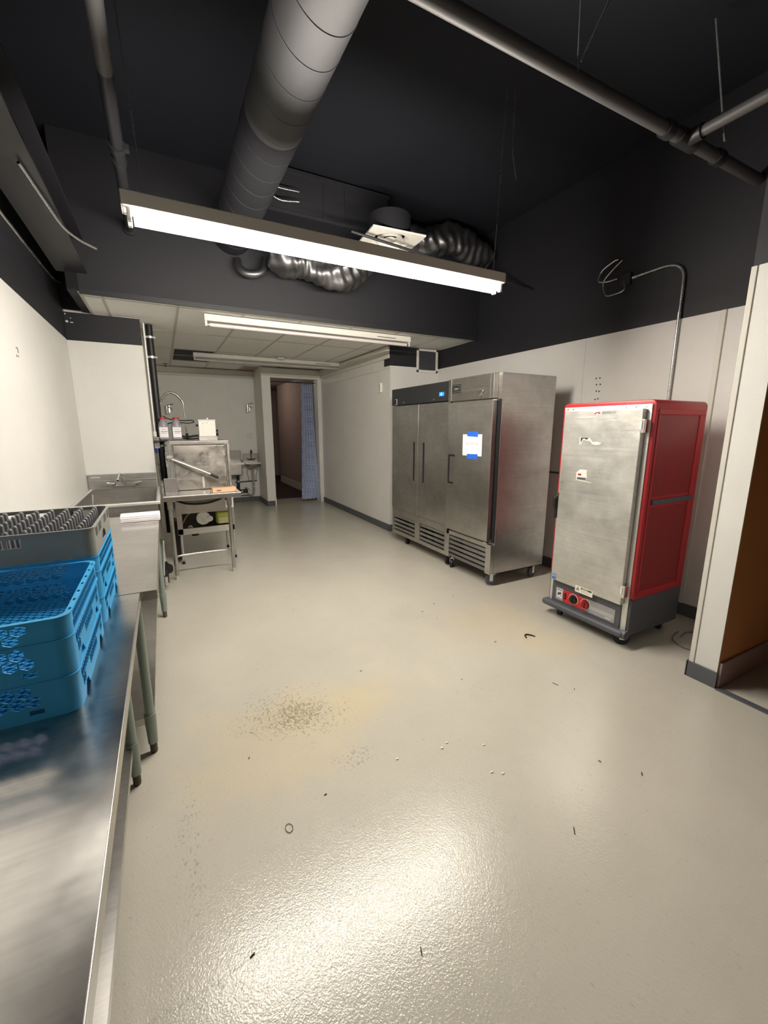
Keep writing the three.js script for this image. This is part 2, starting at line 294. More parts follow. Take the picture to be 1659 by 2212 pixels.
{ // suspended ceiling: tiles and grid
  const t = structGroup('ceiling_suspended', 'white suspended tile ceiling over the far half of the room', 'ceiling');
  const gx = [-0.515, -0.36, 0.25, 0.86, 1.47, 2.08, 2.69, 3.30, 3.82], gz = [SOF, -4.76, -5.98, -7.20, -8.42, -9.25];
  const bars = [];
  for (let i = 0; i + 1 < gx.length; i++) for (let j = 0; j + 1 < gz.length; j++) {
    const x0 = gx[i], x1 = gx[i + 1], z1 = gz[j], z0 = gz[j + 1];
    if (i === 2 && j === 3) continue;                                      // return air grille sits here
    if (x1 < -0.11 && z1 < -5.5) continue;
    const xa = z1 < -5.5 ? Math.max(x0, -0.108) : x0;
    if (x0 > 3.0 && z1 < -5.9) continue;
    if (z1 < -8.4 && x0 > 2.0) continue;
    obj('ceiling_tile', [box(xa + 0.010, SUS + 0.003, z0 + 0.010, x1 - 0.010, SUS + 0.018, z1 - 0.010, 0.003)], M.tile, t);
  }
  for (const x of gx) obj('grid_bar', [box(x - 0.012, SUS - 0.001, x < -0.11 ? -5.45 : (x > 3 ? -5.52 : -9.25), x + 0.012, SUS + 0.006, SOF)], M.grid, t);
  for (const z of gz.slice(1, -1)) obj('grid_bar', [box(z > -5.4 ? -0.5 : -0.1, SUS - 0.0005, z - 0.012, z > -5.4 ? 3.82 : 2.98, SUS + 0.006, z + 0.012)], M.grid, t);
  obj('plenum_lid', [box(-0.51, SUS + 0.22, -9.4, 3.83, SUS + 0.24, SOF - 0.1)], std({ color: 0x8b8984, roughness: 0.8 }), t);
}
{ // return air grille
  const t = thing('return_air_grille', 'dark egg-crate return grille in the tiled ceiling', 'vent', [0.555, SUS, -7.81]);
  obj('frame', [box(-0.295, 0, -0.595, 0.295, 0.006, -0.575), box(-0.295, 0, 0.575, 0.295, 0.006, 0.595), box(-0.295, 0, -0.575, -0.275, 0.006, 0.575), box(0.275, 0, -0.575, 0.295, 0.006, 0.575)], M.grid, t);
  obj('middle_bar', [box(-0.275, 0, -0.01, 0.275, 0.006, 0.01)], M.grid, t);
  const l = []; for (let i = 1; i < 22; i++) l.push(box(-0.275 + i * 0.025, 0.002, -0.575, -0.273 + i * 0.025, 0.014, 0.575)); for (let i = 1; i < 46; i++) l.push(box(-0.275, 0.002, -0.575 + i * 0.025, 0.275, 0.014, -0.573 + i * 0.025));
  const c = obj('egg_crate', l, M.greyPlastic, t); c.userData.kind = 'stuff';
}
{ const t = thing('smoke_detector', 'round white smoke detector on the tiled ceiling', 'detector', [1.86, SUS, -7.26]); obj('body', [lathe([[0.001, -0.035], [0.05, -0.035], [0.065, -0.022], [0.07, 0], [0.001, 0]], 0, 0, 0)], M.white, t); obj('rim', [lathe([[0.07, -0.010], [0.085, -0.006], [0.085, 0], [0.07, 0]], 0, 0, 0)], M.trim, t); }
{ const t = thing('fire_sprinkler', 'small dark fire sprinkler in the tiled ceiling above the end wall', 'sprinkler', [0.17, SUS, -8.95]); obj('escutcheon', [lathe([[0.001, -0.006], [0.035, -0.006], [0.04, 0], [0.001, 0]], 0, 0, 0)], M.greyPlastic, t); obj('deflector', [cyl([0, -0.05, 0], [0, -0.006, 0], 0.006), cyl([0, -0.052, 0], [0, -0.048, 0], 0.02)], M.blackMetal, t); }
// unlit strips on the tiled ceiling
function stripLight(label, x0, x1, z, y) {
  const t = thing('fluorescent_strip', label, 'light', [(x0 + x1) / 2, y, z], 0); const h = (x1 - x0) / 2;
  obj('housing', [box(-h, -0.065, -0.055, h, 0, 0.055, 0.004)], M.white, t);
  for (const s of [-1, 1]) obj('lamp_holder', [cbox(0.022, 0.062, 0.034, s * (h - 0.014), -0.085, 0.025, 0.004)], M.white, t);
  obj('tube', [cyl([-h + 0.05, -0.098, 0.025], [h - 0.05, -0.098, 0.025], 0.0185, 0.0185, 16)], M.tubeOff, t);
  for (const s of [-1, 1]) obj('tube_cap', [cyl([s * (h - 0.05), -0.098, 0.025], [s * (h - 0.028), -0.098, 0.025], 0.019)], M.galv, t);
  obj('slot', [box(h - 0.48, -0.045, 0.0545, h - 0.22, -0.037, 0.0565)], M.greyPlastic, t);
  return t;
}
stripLight('unlit white fluorescent strip across the front of the tiled ceiling', 0.49, 2.93, -4.93, SUS - 0.002);
stripLight('unlit white fluorescent strip deeper under the tiled ceiling near the doorway', 0.54, 2.98, -7.42, SUS - 0.002);

// hall beyond the curtained doorway
struct('floor_hall', [box(1.5, -0.1, -14, 4.2, -0.003, -8.5)], M.hallFloor, 'dark brown hall floor beyond the curtain', 'floor');
struct('wall_hall', [box(3.0, 0, -12.3, 3.12, SUS, -8.72), box(1.4, 0, -14.1, 4.3, SUS, -14), box(1.5, 0, -14, 1.6, SUS, -9.3), box(1.5, SUS, -14, 4.3, SUS + 0.1, -8.6), box(4.2, 0, -14, 4.3, SUS, -12.3), box(3.1, 0, -12.4, 4.3, SUS, -12.3)], M.hallWall, 'dim brownish hall wall seen through the doorway', 'wall');
{ const t = thing('added_hall_light', 'unseen small ceiling light added to brighten the dim hall beyond the doorway', 'light', [1.95, SUS, -11.2]);  // out-of-view light added to lift the hall wall
  obj('base', [cyl([0, -0.03, 0], [0, 0, 0], 0.09)], M.white, t); obj('globe', [ball(0.07, 0, -0.085, 0)], std({ color: 0xffffff, emissive: LAMP.color, emissiveIntensity: 1.5 }), t);
  const p = new THREE.PointLight(LAMP.color, 0.5); p.position.set(0, -0.085, 0); p.castShadow = true; p.shadow.radius = 3; t.add(p); }
struct('baseboard_hall', [box(2.985, 0, -12.3, 3.0, 0.18, -8.75, 0.003)], M.trim, 'pale skirting in the dim hall', 'baseboard');

// ---------------------------------------------------------------- ducts, pipes and other things under the black ceiling
{ // spiral duct
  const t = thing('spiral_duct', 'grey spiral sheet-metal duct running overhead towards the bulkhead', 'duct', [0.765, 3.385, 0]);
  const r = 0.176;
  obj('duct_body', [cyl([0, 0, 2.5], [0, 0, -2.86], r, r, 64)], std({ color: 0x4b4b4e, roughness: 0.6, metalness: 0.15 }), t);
  obj('far_section', [cyl([0, 0, -2.86], [0, 0, SOF], r, r, 64)], M.black, t).userData.label = 'darker far section';  // far part of the duct has a much darker colour than the near part
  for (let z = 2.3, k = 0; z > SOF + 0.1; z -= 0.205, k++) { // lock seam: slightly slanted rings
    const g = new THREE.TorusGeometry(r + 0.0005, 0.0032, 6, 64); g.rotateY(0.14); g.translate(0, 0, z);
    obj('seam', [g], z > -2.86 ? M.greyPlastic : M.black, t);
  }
}
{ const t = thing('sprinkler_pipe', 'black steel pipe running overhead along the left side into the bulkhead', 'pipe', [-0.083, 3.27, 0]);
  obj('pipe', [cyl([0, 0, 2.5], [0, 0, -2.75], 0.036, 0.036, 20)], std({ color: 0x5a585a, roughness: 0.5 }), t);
  obj('far_section', [cyl([0, 0, -2.75], [0, 0, SOF], 0.036, 0.036, 20)], M.blackMetal, t).userData.label = 'darker far section';  // far length of the pipe is coloured darker than the near length
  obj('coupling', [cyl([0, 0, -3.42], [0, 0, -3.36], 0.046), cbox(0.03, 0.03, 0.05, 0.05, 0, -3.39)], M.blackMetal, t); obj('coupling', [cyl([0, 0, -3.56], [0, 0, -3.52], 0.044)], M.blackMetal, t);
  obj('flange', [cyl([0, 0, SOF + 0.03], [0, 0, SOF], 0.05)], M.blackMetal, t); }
{ const t = thing('sprinkler_main', 'black steel pipe crossing the ceiling with a branch tee near the right wall', 'pipe', [0, 3.25, -1.72]);
  const pm = std({ color: 0x4f4d4e, roughness: 0.5 });
  obj('pipe', [tube([[1.03, 0.66, 0], [1.03, 0.10, 0], [1.035, 0.03, 0], [1.06, 0.004, 0], [1.12, 0, 0], [2.4, 0, 0], [3.82, 0, 0]], 0.034, 120, 16)], pm, t);
  obj('branch', [cyl([2.92, 0, 0], [2.92, 0.0, 2.8], 0.03, 0.03, 20)], pm, t);
  obj('tee', [cyl([2.83, 0, 0], [3.01, 0, 0], 0.046), cyl([2.92, 0, 0], [2.92, 0, 0.09], 0.042)], M.blackMetal, t);
  obj('coupling', [cyl([2.70, 0, 0], [2.76, 0, 0], 0.045)], M.blackMetal, t); obj('coupling', [cyl([3.25, 0, 0], [3.31, 0, 0], 0.044)], M.blackMetal, t);
  obj('hanger_rod', [cyl([1.93, 0, 0.03], [1.90, 0.67, 0.03], 0.005, 0.005, 8), cyl([1.95, 0.05, 0.03], [2.14, 0.67, 0.25], 0.005, 0.005, 8)], M.galv, t);
  obj('hanger_rod', [cyl([3.10, -0.02, 0.12], [3.03, 0.62, 0.02], 0.007, 0.007, 8)], M.galv, t); }
{ const t = thing('hanging_wire', 'thin bent wire dangling from the black ceiling beside the lit lamp', 'wire', [2.43, 3.34, -2.62]); obj('strand', [tube([[0.02, 0, 0], [-0.01, 0.09, 0], [-0.03, 0.2, 0], [-0.035, 0.575, 0]], 0.003, 24, 6)], M.galv, t); }
{ // white ceiling diffuser
  const t = thing('air_diffuser', 'white square air diffuser with round rings hung behind the lit lamp', 'vent', [2.14, 3.36, -3.98]); t.rotation.y = R(-4);
  const s = new THREE.Shape(); s.moveTo(-0.27, -0.24); s.lineTo(0.27, -0.24); s.lineTo(0.27, 0.24); s.lineTo(-0.27, 0.24); s.closePath(); const hole = new THREE.Path(); hole.absarc(0, 0, 0.19, 0, 2 * PI, true); s.holes.push(hole);
  const g = extrude(s, 0.012, 0.002); g.rotateX(PI / 2); obj('plate', [g], M.white, t);
  obj('ring', [lathe([[0.19, 0], [0.185, 0.03], [0.15, 0.05], [0.15, 0.04], [0.18, 0.0], [0.19, 0]], 0, 0, 0, 40)], M.white, t);
  obj('ring', [lathe([[0.13, -0.01], [0.12, 0.03], [0.08, 0.05], [0.08, 0.04], [0.12, -0.012], [0.13, -0.01]], 0, 0, 0, 40)], M.white, t);
  obj('cone', [lathe([[0.001, -0.012], [0.06, 0.0], [0.055, 0.012], [0.001, 0.02]], 0, 0, 0, 40)], M.white, t);
  obj('collar', [lathe([[0.20, -0.01], [0.20, 0.20], [0.196, 0.20], [0.196, -0.01]], 0, 0, 0, 40)], M.blackMetal, t); }
function flex(name, label, pts, r, n, seedv) { // wrinkled flexible duct: tube pushed in and out by folds
  const c = new THREE.CatmullRomCurve3(pts.map((p) => V(...p))), g = new THREE.TubeGeometry(c, n, r, 30, false), p = g.attributes.position, q = V(0, 0, 0);
  for (let i = 0; i < p.count; i++) { const s = Math.floor(i / 31) / n, a = (i % 31) / 30 * 2 * PI; const ctr = c.getPointAt(Math.min(1, s)); q.fromBufferAttribute(p, i).sub(ctr);
    const f = 1 + 0.05 * Math.sin(s * n * 0.9 + 2 * Math.sin(a * 2 + seedv)) + 0.09 * Math.sin(a * 3 + s * 9 + seedv) + 0.06 * Math.sin(a * 5 - s * 23 + seedv * 2); q.multiplyScalar(f).add(ctr); p.setXYZ(i, q.x, q.y, q.z); }
  g.computeVertexNormals(); const o = obj(name, [g], M.foil); return tag(o, label, 'duct'); }
flex('flexible_duct', 'crumpled black wrapped flexible duct sagging on the bulkhead below the lamp line', [[1.14, 3.22, -4.44], [1.20, 3.17, -4.40], [1.40, 3.15, -4.36], [1.70, 3.08, -4.30], [1.95, 3.18, -4.36], [2.08, 3.30, -4.44]], 0.14, 90, 1.3);
flex('flexible_duct', 'crumpled black flexible duct hanging right of the white diffuser', [[2.52, 3.62, -4.44], [2.78, 3.58, -4.38], [3.1, 3.66, -4.32], [3.5, 3.6, -4.38], [3.68, 3.62, -4.44]], 0.15, 80, 4.1);
{ const t = thing('duct_box', 'black sheet-metal plenum box high on the bulkhead', 'duct', [1.65, 3.66, -4.41]);
  obj('body', [box(-0.68, -0.14, -0.22, 0.62, 0.22, 0.14, 0.006)], M.blackMetal, t); obj('flange', [box(-0.69, -0.15, 0.14, 0.64, -0.12, 0.155), box(-0.69, 0.2, 0.14, 0.64, 0.23, 0.155), box(-0.08, -0.15, 0.14, -0.04, 0.23, 0.15), box(0.14, -0.15, 0.14, 0.18, 0.23, 0.15)], M.blackMetal, t); }
tag(obj('flexible_duct', [tube([[0.80, 3.16, -4.60], [0.80, 3.09, -4.56], [0.86, 3.03, -4.52], [0.95, 3.03, -4.50], [1.02, 3.08, -4.52], [1.06, 3.2, -4.58]], 0.038, 60, 14)], M.foil), 'thin black hose loop below the spiral duct on the bulkhead', 'duct');
tag(obj('loose_cable', [tube([[0.93, 3.72, -4.16], [1.0, 3.62, -4.15], [1.12, 3.56, -4.15], [1.3, 3.58, -4.15]], 0.006, 30, 6), tube([[0.95, 3.74, -4.16], [1.08, 3.66, -4.15], [1.3, 3.66, -4.15]], 0.005, 30, 6)], M.galv), 'pale loose cables looped on the plenum box', 'cable');
tag(obj('support_strut', [cyl([1.62, 3.245, -3.72], [3.80, 3.08, -3.72], 0.012, 0.012, 10)], M.blackMetal), 'thin black rod crossing behind the lit lamp towards the right wall', 'rod');
tag(obj('wall_cable', [tube([[-0.755, 2.86, 2.4], [-0.755, 2.86, -2.0], [-0.755, 2.87, -3.66], [-0.755, 2.90, -4.7], [-0.755, 2.93, -5.2], [-0.74, 2.96, -5.42]], 0.012, 60, 8)], M.galv), 'thin grey conduit along the top of the left wall', 'conduit');
tag(obj('loose_cable', [tube([[-0.5, 2.845, -2.9], [-0.47, 2.84, -3.3], [-0.44, 2.835, -3.6], [-0.38, 2.84, -3.8], [-0.3, 2.85, -3.95]], 0.008, 30, 6)], M.galv), 'short grey cable hanging off the black beam at left', 'cable');
{ const t = thing('paint_chips', 'chipped pale patches on the black band above the sink', 'patch', [-0.752, 2.66, -5.44]); obj('chip', [ball(0.014, 0.012, -0.045, 0.006, 1, 0.8, 0.4), ball(0.008, 0.05, -0.05, -0.004, 2, 0.6, 0.5), ball(0.006, 0.005, 0.055, 0.004), ball(0.007, 0.004, 0.025, 0.004), ball(0.005, 0.045, -0.01, -0.004)], M.white, t); }
{ // conduit on the right wall
  const t = thing('electrical_conduit', 'thin metal conduit bending down the right wall behind the red cabinet', 'conduit', [3.80, 0, -2.12]);
  obj('pipe', [tube([[0, 1.30, 0], [0, 1.8, 0], [0, 2.3, 0], [0, 2.70, 0], [0, 2.80, -0.015], [0, 2.85, -0.06], [0, 2.872, -0.13], [0, 2.875, -0.22], [0, 2.868, -0.42]], 0.011, 80, 10)], M.galv, t);
  obj('coupling', [cyl([0, 2.44, 0], [0, 2.49, 0], 0.0145)], M.galv, t); obj('coupling', [cyl([0, 2.867, -0.43], [0, 2.868, -0.39], 0.015)], M.galv, t);
  obj('clip', [cbox(0.02, 0.012, 0.03, 0.008, 2.87, -0.25)], M.galv, t);
  obj('junction_box', [cbox(0.03, 0.1, 0.1, 0.006, 2.87, -0.50, 0.004)], M.blackMetal, t); }
tag(obj('flexible_cable', [tube([[3.80, 2.86, -2.63], [3.77, 2.78, -2.60], [3.76, 2.76, -2.68], [3.77, 2.78, -2.78], [3.78, 2.90, -2.82], [3.78, 2.98, -2.74], [3.79, 3.04, -2.66]], 0.007, 60, 8), tube([[3.80, 2.90, -2.70], [3.76, 2.89, -2.78], [3.76, 2.92, -2.86], [3.77, 3.0, -2.84], [3.78, 3.05, -2.74], [3.79, 3.06, -2.70]], 0.008, 60, 8)], M.galv), 'coiled grey flexible cable looping at the conduit end on the right wall', 'cable');
{ // vent grille above the double refrigerator
  const t = thing('wall_vent', 'white-framed louvred vent above the double refrigerator', 'vent', [3.60, 2.54, -5.518]);
  const w = 0.185, h = 0.165;
  obj('frame', [box(-w, -h, 0, w, -h + 0.035, 0.018, 0.003), box(-w, h - 0.03, 0, w, h, 0.018, 0.003), box(-w, -h, 0, -w + 0.035, h, 0.018, 0.003), box(w - 0.035, -h, 0, w, h, 0.018, 0.003)], M.white, t);
  obj('back_plate', [box(-w + 0.03, -h + 0.03, 0.0005, w - 0.03, h - 0.03, 0.003)], M.greyPlastic, t);
  for (let i = 0; i < 13; i++) { const g = cbox(2 * w - 0.07, 0.002, 0.014, 0, 0, 0); g.rotateX(0.6); g.translate(0, -h + 0.045 + i * 0.0205, 0.010); obj('louver', [g], M.greyPlastic, t); } }
{ const t = thing('wall_thermostat', 'small white control box on the corridor wall near the refrigerator', 'thermostat', [2.978, 2.155, -5.80], -PI / 2);
  obj('body', [cbox(0.075, 0.135, 0.035, 0, 0, 0.018, 0.006)], M.white, t); obj('knob', [cyl([-0.06, -0.01, 0.01], [-0.06, -0.01, 0.03], 0.018)], M.white, t); obj('slot', [cbox(0.012, 0.09, 0.002, 0.012, 0, 0.036)], M.greyPlastic, t); }

// ---------------------------------------------------------------- curtain
{
  const t = thing('door_curtain', 'blue-grey patterned curtain bunched to the right of the doorway', 'curtain', [2.72, 0, -8.64]);
  const N = 90, H = 40, pos = [], uv = [], idx = [];
  const tCurt = canvasTex(512, 1024, (c, w, h) => { c.fillStyle = '#8c99bf'; c.fillRect(0, 0, w, h); c.strokeStyle = '#cdd5e6'; c.lineWidth = 13; for (let y = -1; y < 9; y++) for (let x = -1; x < 5; x++) { const cx = x * 128 + (y % 2 ? 64 : 0), cy = y * 128; c.beginPath(); c.ellipse(cx + 64, cy + 64, 46, 58, 0, 0, 2 * PI); c.stroke(); c.beginPath(); c.ellipse(cx + 64, cy + 64, 20, 28, 0, 0, 2 * PI); c.stroke(); c.beginPath(); c.arc(cx, cy, 12, 0, 2 * PI); c.stroke(); } });
  tCurt.wrapS = tCurt.wrapT = THREE.RepeatWrapping;
  for (let j = 0; j <= H; j++) for (let i = 0; i <= N; i++) {
    const v = j / H, u = i / N - 0.5, w = 0.24 + 0.17 * Math.pow(v, 1.6), y = 2.43 - v * 2.37;
    pos.push(u * w + 0.01 * v, y + 0.012 * Math.sin(u * 30) * v, 0.035 * Math.sin(u * 2 * PI * 5 + 0.6 * Math.sin(v * 4)) * (0.6 + 0.4 * v) + 0.012 * Math.sin(u * 34 + v * 3));
    uv.push(u * 1.4 + 0.5, (1 - v) * 2.4);
  }
  for (let j = 0; j < H; j++) for (let i = 0; i < N; i++) { const a = j * (N + 1) + i; idx.push(a, a + N + 1, a + 1, a + 1, a + N + 1, a + N + 2); }
  const g = new THREE.BufferGeometry(); g.setAttribute('position', new THREE.Float32BufferAttribute(pos, 3)); g.setAttribute('uv', new THREE.Float32BufferAttribute(uv, 2)); g.setIndex(idx); g.computeVertexNormals();
  raw('cloth', g, std({ map: tCurt, roughness: 0.85, side: THREE.DoubleSide }), t);
  const rings = []; for (let i = 0; i < 6; i++) { const q = new THREE.TorusGeometry(0.022, 0.003, 6, 20); q.rotateY(PI / 2); q.translate(-0.11 + i * 0.044, 2.448, 0); rings.push(q); }
  for (const q of rings) obj('curtain_ring', [q], M.galv, t);
}
{ const t = thing('curtain_rod', 'dark curtain rod across the doorway', 'rod', [2.425, 2.46, -8.64]); obj('rod', [cyl([-0.475, 0, 0], [0.475, 0, 0], 0.012)], M.blackMetal, t); for (const s of [-1, 1]) obj('bracket', [cyl([s * 0.475, 0, 0], [s * 0.465, 0, 0], 0.025)], M.galv, t); }

// ---------------------------------------------------------------- refrigerators (local x = along the wall towards the camera, z = front)
function caster(parent, x, z, r = 0.052, turn = 0, mat = M.rubber) {
  const c = new THREE.Group(); c.name = 'caster'; c.position.set(x, 0, z); c.rotation.y = turn; parent.add(c);
  obj('wheel', [cyl([-0.016, r, 0.015], [0.016, r, 0.015], r, r, 24), cyl([-0.018, r, 0.015], [0.018, r, 0.015], r * 0.35)], mat, c);
  obj('fork', [cbox(0.004, r * 1.35, 0.034, -0.022, r * 1.45, 0.010), cbox(0.004, r * 1.35, 0.034, 0.022, r * 1.45, 0.010), cbox(0.052, 0.006, 0.06, 0, r * 2.15, 0), cyl([0, r * 2.15, -0.01], [0, r * 2.15 + 0.03, -0.01], 0.018)], M.chrome, c);
  return c;
}
const tDisplay = canvasTex(128, 64, (c, w, h) => { c.fillStyle = '#0d2b57'; c.fillRect(0, 0, w, h); c.fillStyle = '#2f8df0'; c.fillRect(6, 6, w - 12, h - 12); c.fillStyle = '#bfe2ff'; c.fillRect(46, 16, 34, 8); c.fillRect(46, 28, 34, 8); c.fillRect(46, 40, 34, 8); });
{
  const W = 1.305, D = 0.76, t = thing('double_refrigerator', 'wide two-door stainless refrigerator on casters with dark header panel', 'refrigerator', [3.16, 0, -4.445], -PI / 2), h = W / 2, f = D / 2;
  obj('cabinet', [box(-h, 0.46, -f, h, 2.065, f - 0.07, 0.004)], M.steelDull, t);
  obj('compressor_bay', [box(-h, 0.118, -f, h, 0.128, f - 0.02), box(-h, 0.118, -f, -h + 0.006, 0.46, f - 0.06), box(h - 0.006, 0.118, -f, h, 0.46, f - 0.06), box(-h, 0.118, -f, h, 0.46, -f + 0.006)], M.galv, t);
  obj('condenser', [box(-0.5, 0.13, -f + 0.12, -0.08, 0.42, f - 0.20), box(0.1, 0.13, -f + 0.12, 0.5, 0.42, f - 0.22)], M.greyPlastic, t);
  obj('header', [box(-h, 1.858, f - 0.07, h, 2.065, f, 0.004)], M.darkPanel, t);
  const disp = raw('display', new THREE.BoxGeometry(0.095, 0.05, 0.004), std({ map: tDisplay, emissiveMap: tDisplay, emissive: 0xffffff, emissiveIntensity: 0.55, roughness: 0.3 }), t); disp.position.set(h - 0.16, 1.935, f + 0.001); disp.userData.label = 'blue lit display';
  for (const x of [-0.33, 0.345]) obj('lock', [cyl([x, 1.885, f - 0.002], [x, 1.885, f + 0.006], 0.010)], M.chrome, t);
  obj('badge', [cbox(0.055, 0.075, 0.003, -h + 0.12, 1.90, f + 0.001)], M.aluEdge, t);
  obj('badge_face', [cbox(0.035, 0.06, 0.003, -h + 0.107, 1.90, f + 0.002)], M.blackPlastic, t);
  for (const s of [-1, 1]) {
    const x0 = s < 0 ? -h + 0.003 : 0.018, x1 = s < 0 ? 0.012 : h - 0.003;
    const d = obj('door', [box(x0, 0.475, f - 0.062, x1, 1.848, f - 0.004, 0.006)], M.steel, t);
    const hx = s < 0 ? -0.075 : 0.145;
    obj('handle', [box(hx - 0.016, 0.91, f - 0.006, hx + 0.016, 1.395, f + 0.001, 0.004)], M.blackPlastic, d).userData.label = 'black recessed pull';
    obj('gasket', [box(x0 + 0.01, 0.485, f - 0.07, x1 - 0.01, 1.84, f - 0.062)], M.rubber, d);
  }
  obj('hinge', [cbox(0.07, 0.012, 0.03, 0.05, 1.853, f - 0.02)], M.blackPlastic, t);
  obj('grille_frame', [box(-h, 0.385, f - 0.06, h, 0.470, f - 0.015, 0.003), box(-h, 0.115, f - 0.06, h, 0.165, f - 0.015, 0.003), box(-h, 0.165, f - 0.06, -h + 0.05, 0.385, f - 0.015), box(h - 0.05, 0.165, f - 0.06, h, 0.385, f - 0.015), box(-0.05, 0.165, f - 0.06, 0.06, 0.385, f - 0.015)], M.steelDull, t);
  for (const [a, b] of [[-h + 0.05, -0.05], [0.06, h - 0.05]]) {
    for (let i = 0; i < 4; i++) { const g = cbox(b - a, 0.030, 0.004, (a + b) / 2, 0, 0); g.rotateX(-0.35); g.translate(0, 0.190 + i * 0.056, f - 0.035); obj('grille_slat', [g], M.steel, t); }
  }
  for (const [x, z] of [[-h + 0.30, f - 0.10], [h - 0.03, f - 0.08], [-h + 0.1, -f + 0.1], [h - 0.1, -f + 0.1]]) caster(t, x, z, 0.048, rnd() * 0.6);
}
{
  const W = 0.75, D = 0.69, t = thing('single_refrigerator', 'tall one-door stainless refrigerator on casters with a paper note on it', 'refrigerator', [3.145, 0, -3.395], -PI / 2), h = W / 2, f = D / 2;
  obj('cabinet', [box(-h, 0.42, -f, h, 2.068, f - 0.002, 0.004)], M.steel, t);
  obj('compressor_bay', [box(-h, 0.135, -f, h, 0.141, f - 0.003), box(-h, 0.135, -f, -h + 0.004, 0.42, f - 0.003), box(-h, 0.135, -f, h, 0.42, -f + 0.004)], M.galv, t);
  obj('side_skirt', [box(h - 0.004, 0.135, -f, h, 0.421, f - 0.002)], M.steel, t);
  obj('condenser', [box(-0.28, 0.145, -f + 0.12, 0.24, 0.40, f - 0.14)], M.greyPlastic, t);
  obj('header', [box(-h + 0.002, 1.842, f - 0.002, h - 0.05, 2.066, f + 0.062, 0.004)], M.steelDull, t);
  for (const x of [-h + 0.05, h - 0.10]) obj('header_strip', [cbox(0.010, 0.22, 0.006, x, 1.954, f + 0.063, 0.002)], M.chrome, t);
  obj('badge', [cbox(0.15, 0.085, 0.004, -0.235, 1.965, f + 0.063, 0.002)], M.blackPlastic, t);
  const tb = canvasTex(256, 128, (c, w, hh) => { c.fillStyle = '#26262a'; c.fillRect(0, 0, w, hh); c.strokeStyle = '#7d7a76'; c.lineWidth = 5; c.strokeRect(10, 10, w - 20, hh - 20); c.fillStyle = '#98958f'; c.font = 'italic bold 64px serif'; c.textAlign = 'center'; c.fillText('true', w / 2, 86); });
  const bf = raw('badge_face', new THREE.BoxGeometry(0.14, 0.075, 0.002), std({ map: tb, roughness: 0.4 }), t); bf.position.set(-0.235, 1.965, f + 0.0655);
  obj('scuff', [cbox(0.34, 0.022, 0.001, 0.03, 1.935, f + 0.0622)], std({ color: 0x544f48, roughness: 0.7 }), t);
  { const g = cbox(0.012, 0.075, 0.012, 0, 0, 0, 0.004); g.rotateZ(-0.75); g.translate(0.17, 1.895, f + 0.075); obj('lock', [g, cyl([0.16, 1.89, f + 0.06], [0.16, 1.89, f + 0.072], 0.014)], M.chrome, t); }
  const d = obj('door', [box(-h + 0.006, 0.468, f + 0.012, h - 0.048, 1.830, f + 0.062, 0.006)], M.steel, t);
  obj('gasket', [box(-h + 0.02, 0.48, f - 0.002, h - 0.060, 1.82, f + 0.012)], M.rubber, d);
  obj('handle', [box(-h + 0.035, 0.978, f + 0.058, -h + 0.062, 1.292, f + 0.066, 0.003), box(-h + 0.062, 1.270, f + 0.058, -h + 0.150, 1.292, f + 0.064, 0.003), box(-h + 0.062, 0.978, f + 0.058, -h + 0.135, 0.996, f + 0.064, 0.003)], M.blackPlastic, d).userData.label = 'black recessed handle frame';
  obj('handle_recess', [box(-h + 0.062, 0.996, f + 0.055, -h + 0.145, 1.270, f + 0.0632)], M.steelDull, d);
  obj('hinge_column', [box(h - 0.046, 0.455, f - 0.002, h - 0.004, 1.835, f + 0.006)], M.blackPlastic, t);
  obj('corner_post', [box(h - 0.048, 1.842, f - 0.002, h - 0.001, 2.066, f + 0.004)], M.steel, t);
  obj('corner_post', [box(h - 0.075, 0.135, f - 0.002, h, 0.44, f + 0.045, 0.004)], M.steel, t);
  obj('hinge', [cbox(0.05, 0.012, 0.06, h - 0.07, 0.452, f + 0.03)], M.chrome, t);
  obj('grille_frame', [box(-h, 0.135, f - 0.002, -h + 0.045, 0.44, f + 0.03, 0.003), box(-h, 0.395, f - 0.002, h - 0.07, 0.44, f + 0.03, 0.003)], M.steel, t);
  for (let i = 0; i < 5; i++) { const g = cbox(W - 0.125, 0.030, 0.004, -0.016, 0, 0); g.rotateX(-0.35); g.translate(0, 0.160 + i * 0.051, f + 0.022); obj('grille_slat', [g], M.steel, t); }
  for (let i = 0; i < 5; i++) obj('screw', [cyl([-h + 0.062, 0.172 + i * 0.05, f + 0.035], [-h + 0.062, 0.172 + i * 0.05, f + 0.043], 0.008, 0.008, 10)], M.chrome, t);
  obj('drain_pan', [box(-h + 0.06, 0.105, -f + 0.1, h - 0.2, 0.134, f - 0.06)], M.blackPlastic, t);
  caster(t, -h + 0.045, f - 0.03, 0.05, 0.7); caster(t, h - 0.06, f - 0.05, 0.055, -0.6, M.greyPlastic); caster(t, h - 0.06, -f + 0.08, 0.055, 0.15, M.greyPlastic); caster(t, -h + 0.06, -f + 0.08, 0.055, 0.2);
}
